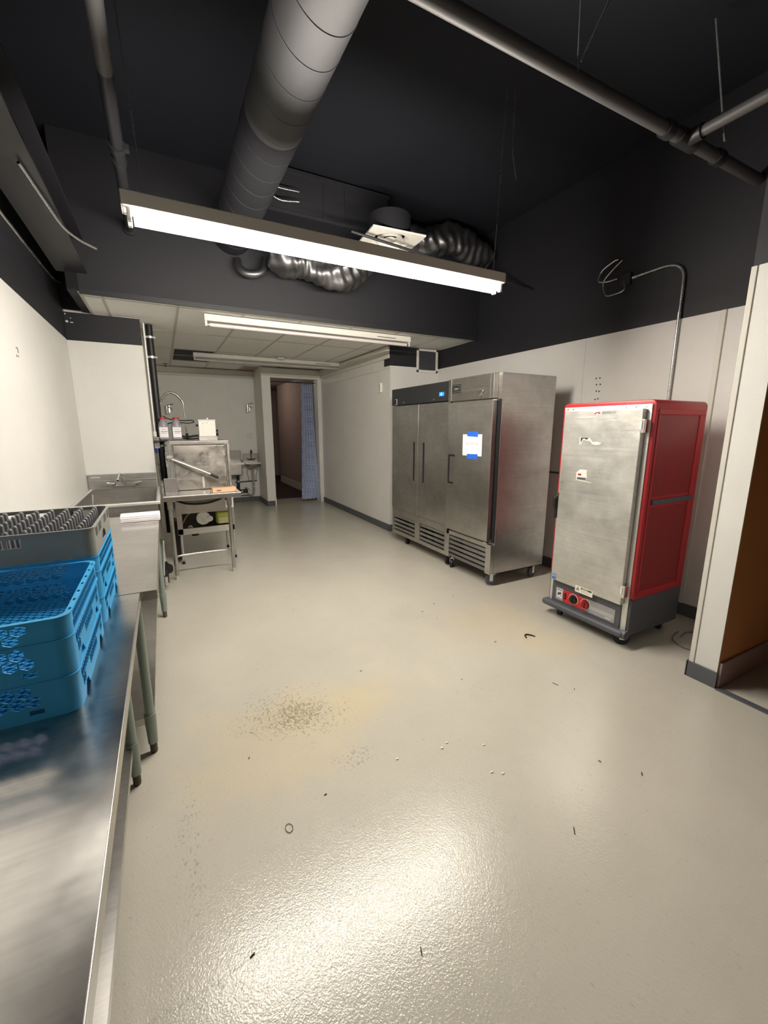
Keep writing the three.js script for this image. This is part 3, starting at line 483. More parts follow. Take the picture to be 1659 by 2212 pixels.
{ // note taped to the single refrigerator
  const t = thing('paper_sign', 'white paper reading DO NOT USE taped to the single-door refrigerator', 'sign', [2.7368, 1.402, -3.345], -PI / 2);
  const tp = canvasTex(768, 576, (c, w, h) => { c.fillStyle = '#f3eef2'; c.fillRect(0, 0, w, h); c.fillStyle = '#77737b'; c.font = '86px sans-serif'; c.textAlign = 'center'; c.fillText('DO NOT USE', w / 2, 285, 560); c.fillStyle = '#d8d3d8'; c.fillRect(205, 330, 12, 10); });
  const p = raw('sheet', new THREE.BoxGeometry(0.295, 0.212, 0.0008), [M.paper, M.paper, M.paper, M.paper, std({ map: tp, roughness: 0.85 }), M.paper], t); p.rotation.z = 0.015;
  const a = obj('tape', [cbox(0.165, 0.048, 0.0008, -0.0, 0.108, 0.001)], M.tape, t); a.rotation.z = -0.03; a.userData.label = 'blue masking tape';
  const b = obj('tape', [cbox(0.165, 0.048, 0.0008, 0.005, -0.112, 0.001)], M.tape, t); b.rotation.z = 0.035; b.userData.label = 'blue masking tape';
}

// ---------------------------------------------------------------- red heated cabinet
{
  const W = 0.722, D = 0.62, zc = -2.02, t = thing('heated_holding_cabinet', 'tall red insulated holding cabinet with aluminium door on casters', 'cabinet', [3.17, 0, zc], -PI / 2), h = W / 2, f = D / 2;
  // body: rounded red shell as an extruded profile (front view), hollow feel from frame
  const s = new THREE.Shape(), rr = 0.035; s.moveTo(-h, 0.37); s.lineTo(h, 0.37); s.lineTo(h, 1.757 - rr); s.absarc(h - rr, 1.757 - rr, rr, 0, PI / 2); s.lineTo(-h + rr, 1.757); s.absarc(-h + rr, 1.757 - rr, rr, PI / 2, PI); s.closePath();
  const shell = extrude(s, D - 0.02, 0.01); shell.translate(0, 0, -f + 0.01); obj('insulated_shell', [toCreasedNormals(shell, 0.6)], M.red, t);
  obj('lower_shell', [box(-h + 0.002, 0.085, -f, h - 0.002, 0.37, f, 0.012)], M.greyPlastic, t).userData.label = 'dark grey base shell';
  // side panel on the visible side: raised frame, recessed panels, grip bar
  const px = h; obj('side_frame', [box(px - 0.004, 1.66, -f + 0.03, px + 0.006, 1.695, f - 0.03, 0.003), box(px - 0.004, 0.42, -f + 0.03, px + 0.006, 1.66, -f + 0.095, 0.003), box(px - 0.004, 0.39, -f + 0.03, px + 0.006, 0.43, f - 0.03, 0.003), box(px - 0.004, 0.42, f - 0.055, px + 0.006, 1.66, f - 0.03, 0.003)], M.red, t);
  obj('side_panel', [box(px - 0.002, 1.11, -f + 0.10, px + 0.002, 1.655, f - 0.06, 0.002)], M.redPanel, t); obj('side_panel', [box(px - 0.002, 0.44, -f + 0.10, px + 0.002, 1.03, f - 0.06, 0.002)], M.redPanel, t);
  obj('side_grip', [box(px - 0.004, 1.052, -f + 0.06, px + 0.014, 1.088, f - 0.07, 0.008)], M.greyPlastic, t).userData.label = 'dark grip rail';
  // aluminium front frame
  obj('front_frame', [box(-h + 0.020, 1.690, f - 0.004, h - 0.022, 1.728, f + 0.010, 0.002), box(h - 0.070, 0.10, f - 0.004, h - 0.022, 1.690, f + 0.008, 0.002), box(-h + 0.020, 0.10, f - 0.004, -h + 0.062, 1.690, f + 0.008, 0.002)], M.aluEdge, t);
  for (const x of [h - 0.06, h - 0.13, h - 0.20, -h + 0.05, -h + 0.10]) obj('rivet', [cyl([x, 1.711, f + 0.009], [x, 1.711, f + 0.012], 0.006, 0.006, 10)], M.galv, t);
  const d = obj('door', [box(-h + 0.060, 0.322, f + 0.012, h - 0.052, 1.700, f + 0.052, 0.005)], M.alu, t);
  obj('gasket', [box(-h + 0.072, 0.335, f + 0.004, h - 0.066, 1.69, f + 0.013)], M.rubber, d);
  for (const y of [1.585, 0.428]) { const hg = obj('hinge', [box(h - 0.058, y - 0.045, f + 0.010, h - 0.030, y + 0.045, f + 0.058, 0.004)], M.chrome, t); obj('hinge_knuckle', [cyl([h - 0.050, y - 0.02, f + 0.056], [h - 0.050, y + 0.035, f + 0.056], 0.008, 0.008, 12)], M.white, hg); }
  const hd = obj('door_handle', [box(-h + 0.030, 0.845, f + 0.01, -h + 0.058, 1.03, f + 0.055, 0.008), box(-h + 0.024, 0.93, f + 0.03, -h + 0.052, 1.02, f + 0.072, 0.010)], M.blackPlastic, t); hd.userData.label = 'black latch handle'; obj('latch_plate', [box(-h + 0.046, 1.03, f + 0.03, -h + 0.068, 1.058, f + 0.056, 0.003)], M.chrome, hd);
  // control panel
  obj('control_surround', [box(-h + 0.050, 0.125, f + 0.002, h - 0.065, 0.32, f + 0.018, 0.003)], M.greyPlastic, t);
  const tc = canvasTex(1024, 200, (c, w, hh) => {
    c.fillStyle = '#9a9a9c'; c.fillRect(0, 0, w, hh); c.fillStyle = '#c2272d'; c.fillRect(140, 0, 560 - 140, hh);
    c.fillStyle = '#d9d9db'; c.fillRect(18, 14, 108, hh - 50); c.fillStyle = '#333'; c.fillRect(34, 26, 34, 14); c.fillRect(78, 30, 34, 12); c.beginPath(); c.ellipse(70, 92, 40, 18, -0.4, 0, 2 * PI); c.fill(); c.fillRect(30, 118, 22, 10); c.fillRect(90, 118, 18, 12);
    c.fillStyle = '#7a1015'; c.fillRect(168, 50, 40, 100); c.fillStyle = '#d6d4d4'; for (let i = 0; i < 3; i++) c.fillRect(470, 92 + i * 18, w - 490, 6);
    c.fillStyle = '#e9b4b4'; c.fillRect(300, 14, 60, 6); c.fillRect(430, 20, 60, 6); c.fillStyle = '#dcdcdc'; c.fillRect(880, 160, 90, 12); });
  const cp = raw('control_panel', new THREE.BoxGeometry(0.530, 0.105, 0.004), std({ map: tc, roughness: 0.5 }), t); cp.position.set(-0.005, 0.205, f + 0.019); cp.userData.label = 'grey and red control panel';
  for (const [x, m] of [[-0.095, M.blackPlastic], [0.015, M.redPanel]]) { const k = obj('knob', [cyl([x, 0.208, f + 0.021], [x, 0.208, f + 0.040], 0.034, 0.030, 28), cbox(0.008, 0.05, 0.01, x, 0.208, f + 0.042, 0.002)], m, t); obj('knob_ring', [(() => { const g = new THREE.TorusGeometry(0.042, 0.0025, 6, 32); g.translate(x, 0.208, f + 0.022); return g; })()], M.white, k); }
  obj('rocker_switch', [cbox(0.022, 0.055, 0.008, -0.185, 0.205, f + 0.024, 0.003)], M.redPanel, t);
  // bumper rail along the bottom
  obj('bumper', [box(-h - 0.02, 0.075, f - 0.02, h - 0.01, 0.128, f + 0.062, 0.022), cyl([h - 0.03, 0.102, f + 0.02], [h + 0.002, 0.102, f + 0.02], 0.034, 0.034, 20)], M.greyPlastic, t);
  caster(t, -h + 0.10, f - 0.05, 0.045, 0.4); caster(t, h - 0.05, f - 0.03, 0.055, -0.9); caster(t, -h + 0.10, -f + 0.08, 0.05, 0.2); caster(t, h - 0.08, -f + 0.08, 0.05, 0.3);
  // stickers on the door (flat print)
  const stick = (n, w, hh, x, y, tex, lab, alpha) => { const m = raw(n, new THREE.BoxGeometry(w, hh, 0.0006), std({ map: tex, roughness: 0.7, ...(alpha ? { alphaTest: 0.5 } : {}) }), d); m.position.set(x, y, f + 0.0526); m.userData.label = lab; };
  stick('sticker', 0.155, 0.052, 0.01, 0.322, canvasTex(512, 170, (c, w, hh) => { c.fillStyle = '#ece9dc'; c.fillRect(0, 0, w, hh); c.fillStyle = '#333'; c.beginPath(); c.moveTo(80, 22); c.lineTo(128, 118); c.lineTo(32, 118); c.closePath(); c.fill(); c.fillStyle = '#ece9dc'; c.beginPath(); c.moveTo(80, 62); c.lineTo(98, 108); c.lineTo(62, 108); c.closePath(); c.fill(); c.fillStyle = '#2c2c2c'; c.fillRect(170, 18, 310, 40); c.fillStyle = '#ece9dc'; c.font = 'bold 34px sans-serif'; c.fillText('\u25B2 WARNING', 186, 50); c.fillStyle = '#b9b6ac'; for (let i = 0; i < 4; i++) c.fillRect(170, 74 + i * 20, 300 - (i % 2) * 50, 8); }), 'white warning sticker with flame triangle');
  stick('sticker', 0.040, 0.048, -h + 0.084, 0.352, canvasTex(128, 150, (c, w, hh) => { c.fillStyle = '#6f93c9'; c.fillRect(0, 0, w, hh); c.fillStyle = '#dfe9f6'; c.fillRect(12, 40, 100, 8); c.fillRect(20, 60, 70, 6); c.fillStyle = '#4a6ea8'; c.fillRect(8, 84, 112, 50); }), 'small blue sticker');
  stick('sticker', 0.060, 0.020, -0.02, 1.678, canvasTex(256, 90, (c, w, hh) => { c.fillStyle = '#e6dcd8'; c.fillRect(0, 0, w, hh); c.fillStyle = '#b8222c'; c.fillRect(10, 40, 70, 40); c.fillRect(130, 10, 60, 60); c.fillStyle = '#222'; c.fillRect(60, 14, 60, 30); c.fillRect(180, 36, 46, 30); }), 'torn red and black strip sticker');
  obj('sticker', [cbox(0.10, 0.018, 0.0006, 0.065, 1.679, f + 0.0526)], M.galv, d).userData.label = 'grey rating strip';
  { const sh = poly([[-0.15, 1.508], [-0.142, 1.508], [-0.140, 1.47], [-0.128, 1.498], [-0.105, 1.496], [-0.09, 1.488], [-0.075, 1.497], [-0.062, 1.500], [-0.055, 1.485], [-0.035, 1.470], [0.0, 1.474], [0.02, 1.466], [0.035, 1.468], [0.02, 1.456], [-0.01, 1.450], [-0.04, 1.456], [-0.06, 1.478], [-0.09, 1.480], [-0.12, 1.488], [-0.135, 1.455], [-0.150, 1.445]]); const g = extrude(sh, 0.0006); g.translate(0, 0, f + 0.0523); obj('torn_label', [g], M.white, d).userData.label = 'torn white label scraps';
    const s2 = poly([[-0.140, 1.499], [-0.075, 1.499], [-0.09, 1.486], [-0.108, 1.494], [-0.124, 1.494], [-0.138, 1.462]]); const g2 = extrude(s2, 0.0006); g2.translate(0, 0, f + 0.0528); obj('torn_label', [g2], M.blackPlastic, d); }
  { const sh = poly([[-0.152, 1.236], [-0.125, 1.262], [-0.06, 1.262], [-0.064, 1.240], [-0.055, 1.205], [-0.145, 1.203], [-0.147, 1.186], [-0.02, 1.172], [-0.02, 1.167], [-0.152, 1.180]]); const g = extrude(sh, 0.0006); g.translate(0, 0, f + 0.0523); obj('torn_label', [g], M.white, d).userData.label = 'torn white label';
    obj('torn_label', [cbox(0.028, 0.014, 0.0006, -0.122, 1.223, f + 0.0532)], M.red, d); obj('torn_label', [cbox(0.07, 0.014, 0.0006, -0.105, 1.193, f + 0.0526)], M.greyPlastic, d); }
  const res = []; for (let i = 0; i < 26; i++) { const x = 0.07 + rnd() * 0.21, y = 1.675 - rnd() * 0.065; res.push(cbox(0.015 + rnd() * 0.05, 0.003 + rnd() * 0.006, 0.0005, x, y, f + 0.0524)); } for (let i = 0; i < 14; i++) res.push(cbox(0.01 + rnd() * 0.03, 0.002 + rnd() * 0.003, 0.0005, 0.14 + rnd() * 0.12, 1.60 - rnd() * 0.07, f + 0.0524)); for (let i = 0; i < 10; i++) res.push(cbox(0.01 + rnd() * 0.05, 0.003 + rnd() * 0.004, 0.0005, -0.16 + rnd() * 0.1, 1.665 - rnd() * 0.03, f + 0.0524));
  res.forEach((g, i) => g.translate(0, 0, i * 0.00002)); obj('glue_residue', res, std({ color: 0xd2cfc6, roughness: 0.8 }), d).userData.kind = 'stuff';
}
tag(obj('power_cord', [tube([[3.45, 0.008, -1.62], [3.35, 0.008, -1.60], [3.27, 0.008, -1.56], [3.22, 0.008, -1.46], [3.28, 0.008, -1.36], [3.42, 0.008, -1.33], [3.56, 0.008, -1.38], [3.60, 0.008, -1.50], [3.50, 0.008, -1.58], [3.38, 0.009, -1.565]], 0.004, 80, 8)], std({ color: 0x6f6c66, roughness: 0.6 })), 'thin dark cord looped on the floor beside the red cabinet', 'cord');

// ---------------------------------------------------------------- steel work tables along the left wall
const TT = 0.865;
function workTable(name, label, x1, z0, z1, legs, shelfY, shelfX1, shelfZ0, shelfZ1) { // z0 far, z1 near
  const t = thing(name, label, 'table', [0, 0, 0]); const x0 = -0.755;
  obj('tabletop', [box(x0, TT - 0.004, z0, x1, TT, z1, 0.0015)], M.steelTop, t);
  obj('edge', [box(x1 - 0.003, TT - 0.042, z0, x1, TT + 0.0004, z1, 0.0014)], M.steel, t);
  obj('end_apron', [box(x0, TT - 0.042, z0, x1 - 0.004, TT - 0.0045, z0 + 0.004)], M.steelTop, t); obj('end_apron', [box(x0, TT - 0.042, z1 - 0.004, x1 - 0.004, TT - 0.0045, z1)], M.steelTop, t);
  obj('cross_rail', [box(x0 + 0.05, TT - 0.03, (z0 + z1) / 2 - 0.05, x1 - 0.05, TT - 0.004, (z0 + z1) / 2 + 0.05)], M.galv, t);
  obj('undershelf', [box(x0 + 0.04, shelfY - 0.003, shelfZ0, shelfX1 - 0.0032, shelfY - 0.0002, shelfZ1 - 0.0032), box(shelfX1 - 0.003, shelfY - 0.035, shelfZ0, shelfX1, shelfY, shelfZ1), box(x0 + 0.04, shelfY - 0.035, shelfZ1 - 0.003, shelfX1, shelfY, shelfZ1)], M.steel, t);
  for (const [lx, lz] of legs) {
    const l = obj('leg', [cyl([lx, 0.16, lz], [lx, TT - 0.004, lz], 0.0205, 0.0205, 20)], M.legGrey, t);
    obj('leg_socket', [cyl([lx, TT - 0.07, lz], [lx, TT - 0.006, lz], 0.028, 0.028, 20)], M.legGrey, l); obj('shelf_collar', [cyl([lx, shelfY - 0.04, lz], [lx, shelfY + 0.015, lz], 0.026, 0.026, 20)], M.legGrey, l);
    obj('foot_sleeve', [cyl([lx, 0.055, lz], [lx, 0.165, lz], 0.0215, 0.025, 20)], M.legGrey, l);
    obj('foot', [lathe([[0.001, 0], [0.014, 0], [0.0165, 0.008], [0.0165, 0.06], [0.001, 0.06]], lx, 0, lz, 16)], M.foot, l);
  }
  return t;
}
workTable('work_table', 'steel work table in front with two racks stacked on it', -0.150, -2.035, 0.55, [[-0.243, -1.94], [-0.70, -1.94], [-0.243, 0.45], [-0.70, 0.45]], 0.20, -0.243, -1.945, 0.45);
workTable('work_table', 'wider steel work table between the racks and the sink', -0.083, -3.93, -2.04, [[-0.178, -2.125], [-0.70, -2.125], [-0.118, -3.785], [-0.70, -3.785]], 0.20, -0.16, -3.78, -2.115);

// ---------------------------------------------------------------- dish racks
const hex = (cx, cy, r, sx = 1) => { const p = new THREE.Path(); for (let i = 0; i < 6; i++) { const a = PI / 6 + i * PI / 3, x = cx + Math.cos(a) * r * sx, y = cy + Math.sin(a) * r; i ? p.lineTo(x, y) : p.moveTo(x, y); } p.closePath(); return p; };
const rectHole = (x0, y0, x1, y1) => { const p = new THREE.Path(); p.moveTo(x0, y0); p.lineTo(x1, y0); p.lineTo(x1, y1); p.lineTo(x0, y1); p.closePath(); return p; };
const RW = 0.5, RC = 0.035, TH = 0.003;
function rackSide(len, h, holes, notch) { // a wall panel, centred on x, thickness along z
  const a = len / 2, s = new THREE.Shape();
  s.moveTo(-a, 0); if (notch) { for (const c of notch) { s.lineTo(c - 0.035, 0); s.lineTo(c - 0.012, 0.028); s.lineTo(c + 0.012, 0.028); s.lineTo(c + 0.035, 0); } } s.lineTo(a, 0); s.lineTo(a, h); s.lineTo(-a, h); s.closePath(); s.holes.push(...holes);
  const g = new THREE.ExtrudeGeometry(s, { depth: TH, bevelEnabled: false, curveSegments: 8 }); g.translate(0, 0, -TH); return g;
}
function rackCorner(h) { const s = new THREE.Shape(); s.absarc(0, 0, RC, 0, PI / 2); s.absarc(0, 0, RC - TH, PI / 2, 0, true); s.closePath(); const g = new THREE.ExtrudeGeometry(s, { depth: h, bevelEnabled: false, curveSegments: 8 }); g.rotateX(-PI / 2); return g; }
function rackWalls(h, makeHoles, notchX) { // four walls and corners of a square rack, base at y = 0
  const out = [], len = RW - 2 * RC;
  for (let k = 0; k < 4; k++) { const g = rackSide(len, h, makeHoles(k, len, h), k % 2 ? notchX : null); g.translate(0, 0, RW / 2); g.rotateY(k * PI / 2); out.push(g); const c = rackCorner(h); c.translate(RW / 2 - RC, 0, -(RW / 2 - RC)); c.rotateY(k * PI / 2); out.push(c); }
  return out;
}
function rackRim(y, w = 0.010, t = 0.005, slots) { const s = new THREE.Shape(), a = RW / 2 + 0.003; const rr = (p, q, r) => { p.moveTo(-q + r, -q); p.lineTo(q - r, -q); p.absarc(q - r, -q + r, r, -PI / 2, 0); p.lineTo(q, q - r); p.absarc(q - r, q - r, r, 0, PI / 2); p.lineTo(-q + r, q); p.absarc(-q + r, q - r, r, PI / 2, PI); p.lineTo(-q, -q + r); p.absarc(-q + r, -q + r, r, PI, 1.5 * PI); }; rr(s, a, RC); const hp = new THREE.Path(); rr(hp, a - w, RC - w * 0.7); s.holes.push(hp); if (slots) for (let i = -3; i <= 3; i++) s.holes.push(rectHole(a - 0.010, i * 0.066 - 0.008, a - 0.004, i * 0.066 + 0.008)); const g = new THREE.ExtrudeGeometry(s, { depth: t, bevelEnabled: false, curveSegments: 8 }); g.rotateX(-PI / 2); g.translate(0, y, 0); return g; }
function meshFloor(y, step = 0.021, w = 0.0028, hh = 0.006) { const out = [], a = RW / 2 - 0.006; for (let k = -40; k <= 40; k++) { const c = k * step; // lines x*0.5 + z = c and x*0.5 - z = c inside the square
    for (const s of [1, -1]) { let x0 = -a, x1 = a; let z0 = s * (c - 0.55 * x0), z1 = s * (c - 0.55 * x1); const clip = (x, z) => { if (Math.abs(z) > a) { z = Math.sign(z) * a; x = (c - s * z) / 0.55; } return [x, z]; }; if (Math.min(z0, z1) > a || Math.max(z0, z1) < -a) continue; [x0, z0] = clip(x0, z0); [x1, z1] = clip(x1, z1); { const inside = (x, z) => Math.abs(x) + Math.abs(z) < 2 * a - 0.030; let t0 = 0, t1 = 1; while (t0 < 1 && !inside(x0 + (x1 - x0) * t0, z0 + (z1 - z0) * t0)) t0 += 0.01; while (t1 > t0 && !inside(x0 + (x1 - x0) * t1, z0 + (z1 - z0) * t1)) t1 -= 0.01; [x0, z0, x1, z1] = [x0 + (x1 - x0) * t0, z0 + (z1 - z0) * t0, x0 + (x1 - x0) * t1, z0 + (z1 - z0) * t1]; } const L = Math.hypot(x1 - x0, z1 - z0); if (L < 0.01 || Math.abs(x0) > a + 1e-6 || Math.abs(x1) > a + 1e-6) continue; const g = new THREE.BoxGeometry(L, hh, w); g.rotateY(-Math.atan2(z1 - z0, x1 - x0)); g.translate((x0 + x1) / 2, y, (z0 + z1) / 2); out.push(g); } } return out; }
const hexBand = (len, y, rows, r, skip, sx = 1) => { const out = [], px = r * 1.96 * sx, py = r * 1.66; for (let j = 0; j < rows; j++) for (let i = -30; i <= 30; i++) { const x = i * px + (j % 2 ? px / 2 : 0); if (Math.abs(x) > len / 2 - r - 0.004 || (skip && skip(x, j))) continue; out.push(hex(x, y + j * py, r, sx)); } return out; };
function blueHoles(k, len, h, ext) { // k odd = sides along the table; even = ends facing the camera / wall
  if (k % 2) return ext ? hexBand(len, 0.0165, 2, 0.0135, null, 0.62) : hexBand(len, 0.046, 2, 0.0165, (x, j) => Math.abs(Math.abs(x) - 0.11) < 0.035 && j === 0, 0.62);
  const out = hexBand(0.36, ext ? 0.0185 : 0.053, ext ? 1 : 2, ext ? 0.019 : 0.016);
  if (ext) out.length = 0, out.push(...hexBand(0.36, 0.0165, 2, 0.0138, null, 1.25));
  if (!ext) out.push(rectHole(0.145, 0.016, 0.175, 0.030), rectHole(-0.175, 0.016, -0.145, 0.030));
  return out;
}
function blueRack(label, y, z, withExtender) {
  const t = thing('dish_rack', label, 'dish rack', [-0.497, y, z], 0, undefined);
  obj('rack_wall', [...rackWalls(0.098, (k, l, h) => blueHoles(k, l, h, false), [-0.14, 0.14])], M.blue, t);
  obj('rack_floor', meshFloor(0.034), M.blue, t).userData.label = 'diamond mesh floor';
  obj('rim', [rackRim(0.096, 0.012)], M.blue, t);
  if (withExtender) { const e = obj('extender', rackWalls(0.055, (k, l, h) => blueHoles(k, l, h, true)), M.blue, t); e.position.y = 0.101; obj('extender_rim', [rackRim(0.154, 0.014, 0.005, true)], M.blue, t); }
  return t;
}
const NZ = -1.458, FZ = -1.998;
blueRack('lower blue dish rack of the stack at the front of the table', TT, NZ, false);
blueRack('open blue dish rack with mesh floor on top of the front stack', TT + 0.101, NZ, true);
blueRack('lower blue dish rack beneath the grey peg rack', TT, FZ, false);
blueRack('upper blue dish rack directly under the grey peg rack', TT + 0.101, FZ, true);
{
  const t = thing('peg_rack', 'grey plate rack full of upright pegs on top of blue racks', 'dish rack', [-0.497, TT + 0.262, FZ]);
  const holes = (k, len) => { const out = [];
    if (k % 2) { for (const c of [-0.19, -0.163, -0.11, -0.083, -0.056, 0.056, 0.083, 0.11, 0.163, 0.19]) out.push(rectHole(c - 0.009, 0.060, c + 0.009, 0.092)); const p = new THREE.Path(); p.moveTo(-0.055, 0.014); p.lineTo(0.055, 0.014); p.lineTo(0.055, 0.026); p.absarc(0, 0.026, 0.055, 0, PI, false); p.closePath(); const q = new THREE.Path(); q.moveTo(-0.05, 0.012); q.lineTo(0.05, 0.012); q.lineTo(0.045, 0.034); q.lineTo(0.02, 0.048); q.lineTo(-0.02, 0.048); q.lineTo(-0.045, 0.034); q.closePath(); out.push(q); }
    else { for (const [a, b] of [[-0.205, -0.155], [-0.145, -0.095], [-0.03, 0.005], [0.012, 0.047]]) out.push(rectHole(a, 0.058, b, 0.088)); if (k === 2) for (const [a, b] of [[0.07, 0.12], [0.13, 0.19]]) out.push(rectHole(a, 0.055, b, 0.088)); }
    return out; };
  obj('rack_wall', rackWalls(0.100, holes, null), M.rackGrey, t);
  obj('rim', [rackRim(0.098, 0.009, 0.005)], M.rackGrey, t);
  obj('rack_floor', meshFloor(0.018, 0.03, 0.004), M.peg, t);
  const peg = join([lathe([[0.0001, 0.105], [0.006, 0.102], [0.0085, 0.094], [0.011, 0.0], [0.0001, 0]], 0, 0, 0, 10)]);
  for (let i = 0; i < 9; i++) for (let j = 0; j < 9; j++) { const p = raw('peg', peg, M.peg, t); p.position.set(-0.205 + i * 0.051, 0.018, -0.205 + j * 0.051); p.scale.y = 0.86; }
}
{ const t = thing('paper_roll', 'white folded paper bundle lying on the steel table before the sink', 'paper', [-0.205, TT + 0.003, -3.70]);
  const s = new THREE.Shape(); s.moveTo(-0.045, 0); s.lineTo(0.045, 0); s.absarc(0.030, 0.030, 0.028, -0.6, PI / 2); s.lineTo(-0.03, 0.056); s.absarc(-0.02, 0.028, 0.028, PI / 2, PI * 1.2); s.closePath(); const g = extrude(s, 0.26, 0.003); g.rotateY(PI / 2); g.translate(-0.13, 0, 0); obj('bundle', [toCreasedNormals(g, 0.7)], M.paper, t);
  for (let i = 0; i < 3; i++) obj('fold', [cbox(0.255, 0.0012, 0.004, 0.003, 0.018 + i * 0.013, 0.051 - i * 0.001)], M.white, t); }

// ---------------------------------------------------------------- steel sink at the chase
{
  const t = thing('utility_sink', 'deep stainless utility sink with backsplash against the white chase', 'sink', [-0.425, 0, -4.87]);
  const w = 0.325, z0 = -0.575, z1 = 0.56, y = 0.905;
  obj('backsplash', [box(-w, y, z0, w, 1.075, z0 + 0.02, 0.004), box(-w, 1.0, z0 + 0.018, w, 1.006, z0 + 0.03)], M.steelDull, t);
  const rim = [box(-w, y - 0.02, z1 - 0.02, w + 0.03, y + 0.012, z1 + 0.012, 0.010), box(-w - 0.005, y - 0.02, z0, -w + 0.025, y + 0.012, z1, 0.008), box(w - 0.0, y - 0.02, z0, w + 0.03, y + 0.012, z1, 0.008)]; obj('rim', rim, M.aluEdge, t);
  obj('bowl', [box(-w + 0.02, 0.56, z0 + 0.02, -w + 0.026, y, z1 - 0.01), box(w - 0.006, 0.56, z0 + 0.02, w, y, z1 - 0.01), box(-w + 0.02, 0.56, z1 - 0.012, w, y, z1 - 0.006), box(-w + 0.02, 0.56, z0 + 0.02, w, y, z0 + 0.026), box(-w + 0.02, 0.555, z0 + 0.02, w, 0.562, z1 - 0.006)], M.steelDull, t);
  obj('label_plate', [cbox(0.085, 0.016, 0.002, -w + 0.07, 1.045, z0 + 0.021)], M.aluEdge, t);
  for (const [lx, lz] of [[-w + 0.06, z1 - 0.08], [w - 0.04, z1 - 0.08], [-w + 0.06, z0 + 0.08], [w - 0.04, z0 + 0.08]]) { const l = obj('leg', [cyl([lx, 0.04, lz], [lx, 0.57, lz], 0.02)], M.legGrey, t); obj('foot', [cyl([lx, 0, lz], [lx, 0.05, lz], 0.014, 0.018)], M.foot, l); }
  obj('drain_pipe', [cyl([0.05, 0.16, 0.1], [0.05, 0.56, 0.1], 0.025), cyl([0.05, 0.17, 0.1], [0.33, 0.17, 0.1], 0.025)], M.chrome, t);
  obj('drain_valve', [cyl([0.33, 0.17, 0.10], [0.36, 0.17, 0.30], 0.032), cyl([0.33, 0.06, 0.36], [0.33, 0.20, 0.36], 0.028), cyl([0.36, 0.19, 0.30], [0.36, 0.19, 0.36], 0.042, 0.042, 20)], M.blackPlastic, t);
  obj('drain_lever', [cyl([0.31, 0.10, 0.40], [0.34, 0.52, 0.46], 0.012), cyl([0.325, 0.05, 0.42], [0.325, 0.14, 0.42], 0.022)], M.chrome, t);
  obj('standing_rod', [cyl([-0.20, 0.58, 0.42], [-0.185, 0.975, 0.30], 0.006)], M.chrome, t);
}
{ const t = thing('sink_faucet', 'chrome wall faucet with two levers over the utility sink', 'faucet', [-0.41, 0.955, -5.42]);
  obj('body', [cyl([-0.105, 0, 0.03], [0.105, 0, 0.03], 0.013), cyl([-0.10, 0, 0.001], [-0.10, 0, 0.035], 0.018), cyl([0.10, 0, 0.001], [0.10, 0, 0.035], 0.018)], M.chrome, t);
  for (const s of [-1, 1]) obj('lever', [cyl([s * 0.10, 0, 0.035], [s * 0.10, 0.02, 0.055], 0.014), cyl([s * 0.10, 0.02, 0.05], [s * 0.165, 0.035, 0.07], 0.007)], M.chrome, t);
  obj('spout', [tube([[0, 0, 0.03], [0, 0.05, 0.035], [-0.02, 0.115, 0.06], [-0.035, 0.125, 0.10], [-0.045, 0.10, 0.16], [-0.05, 0.07, 0.22]], 0.009, 40, 10), ball(0.015, -0.035, 0.125, 0.10)], M.chrome, t); }

// ---------------------------------------------------------------- dish table, dishwasher and its things
{
  const t = thing('dish_table', 'small stainless dish table with raised edges attached to the dishwasher', 'table', [0, 0, 0]);
  const y = 0.895, x0 = -0.05, x1 = 0.685, z1 = -4.66, z0 = -5.21;
  obj('tabletop', [box(x0 + 0.02, y - 0.03, z0, x1, y - 0.024, z1, 0.001)], M.steelTop, t);
  obj('front_edge', [box(x0, y - 0.05, z1 - 0.004, x1 + 0.01, y + 0.0, z1 + 0.004, 0.003)], M.steel, t); obj('rolled_edge', [cyl([x0, y - 0.004, z1], [x1 + 0.01, y - 0.004, z1], 0.010)], M.steel, t);
  obj('side_edge', [box(x1 - 0.010, y - 0.05, z0, x1 + 0.012, y + 0.004, z1, 0.008)], M.aluEdge, t);
  obj('splash', [box(x0 - 0.006, y - 0.045, -5.16, x0 + 0.014, y + 0.11, -4.86, 0.003), box(x0, y - 0.02, -4.87, x0 + 0.012, y + 0.06, -4.74), box(x0 + 0.02, y - 0.024, z0, 0.10, y + 0.125, z0 + 0.012, 0.003)], M.steelDull, t);
  { const sh = poly([[0, 0], [0.11, 0], [0.11, 0.012], [0, 0.125]]); const g = extrude(sh, 0.012); g.rotateY(PI / 2); g.translate(x0 - 0.004, y - 0.02, -4.86 + 0.11 + 0.0); g.rotateY(0); obj('splash_wing', [g], M.steel, t); }
  for (const x of [0.006, 0.575]) { const l = obj('leg', [cyl([x, 0.05, -4.715], [x, y - 0.05, -4.715], 0.020)], M.steel, t); obj('leg_socket', [cyl([x, y - 0.14, -4.715], [x, y - 0.05, -4.715], 0.027)], M.steel, l); obj('foot', [cyl([x, 0.0, -4.715], [x, 0.055, -4.715], 0.013, 0.019)], M.aluEdge, l); }
  obj('cross_brace', [tube([[0.006, 0.235, -4.715], [0.06, 0.235, -4.80], [0.30, 0.235, -4.82], [0.52, 0.235, -4.80], [0.575, 0.235, -4.715]], 0.010, 40, 10)], M.aluEdge, t);
}
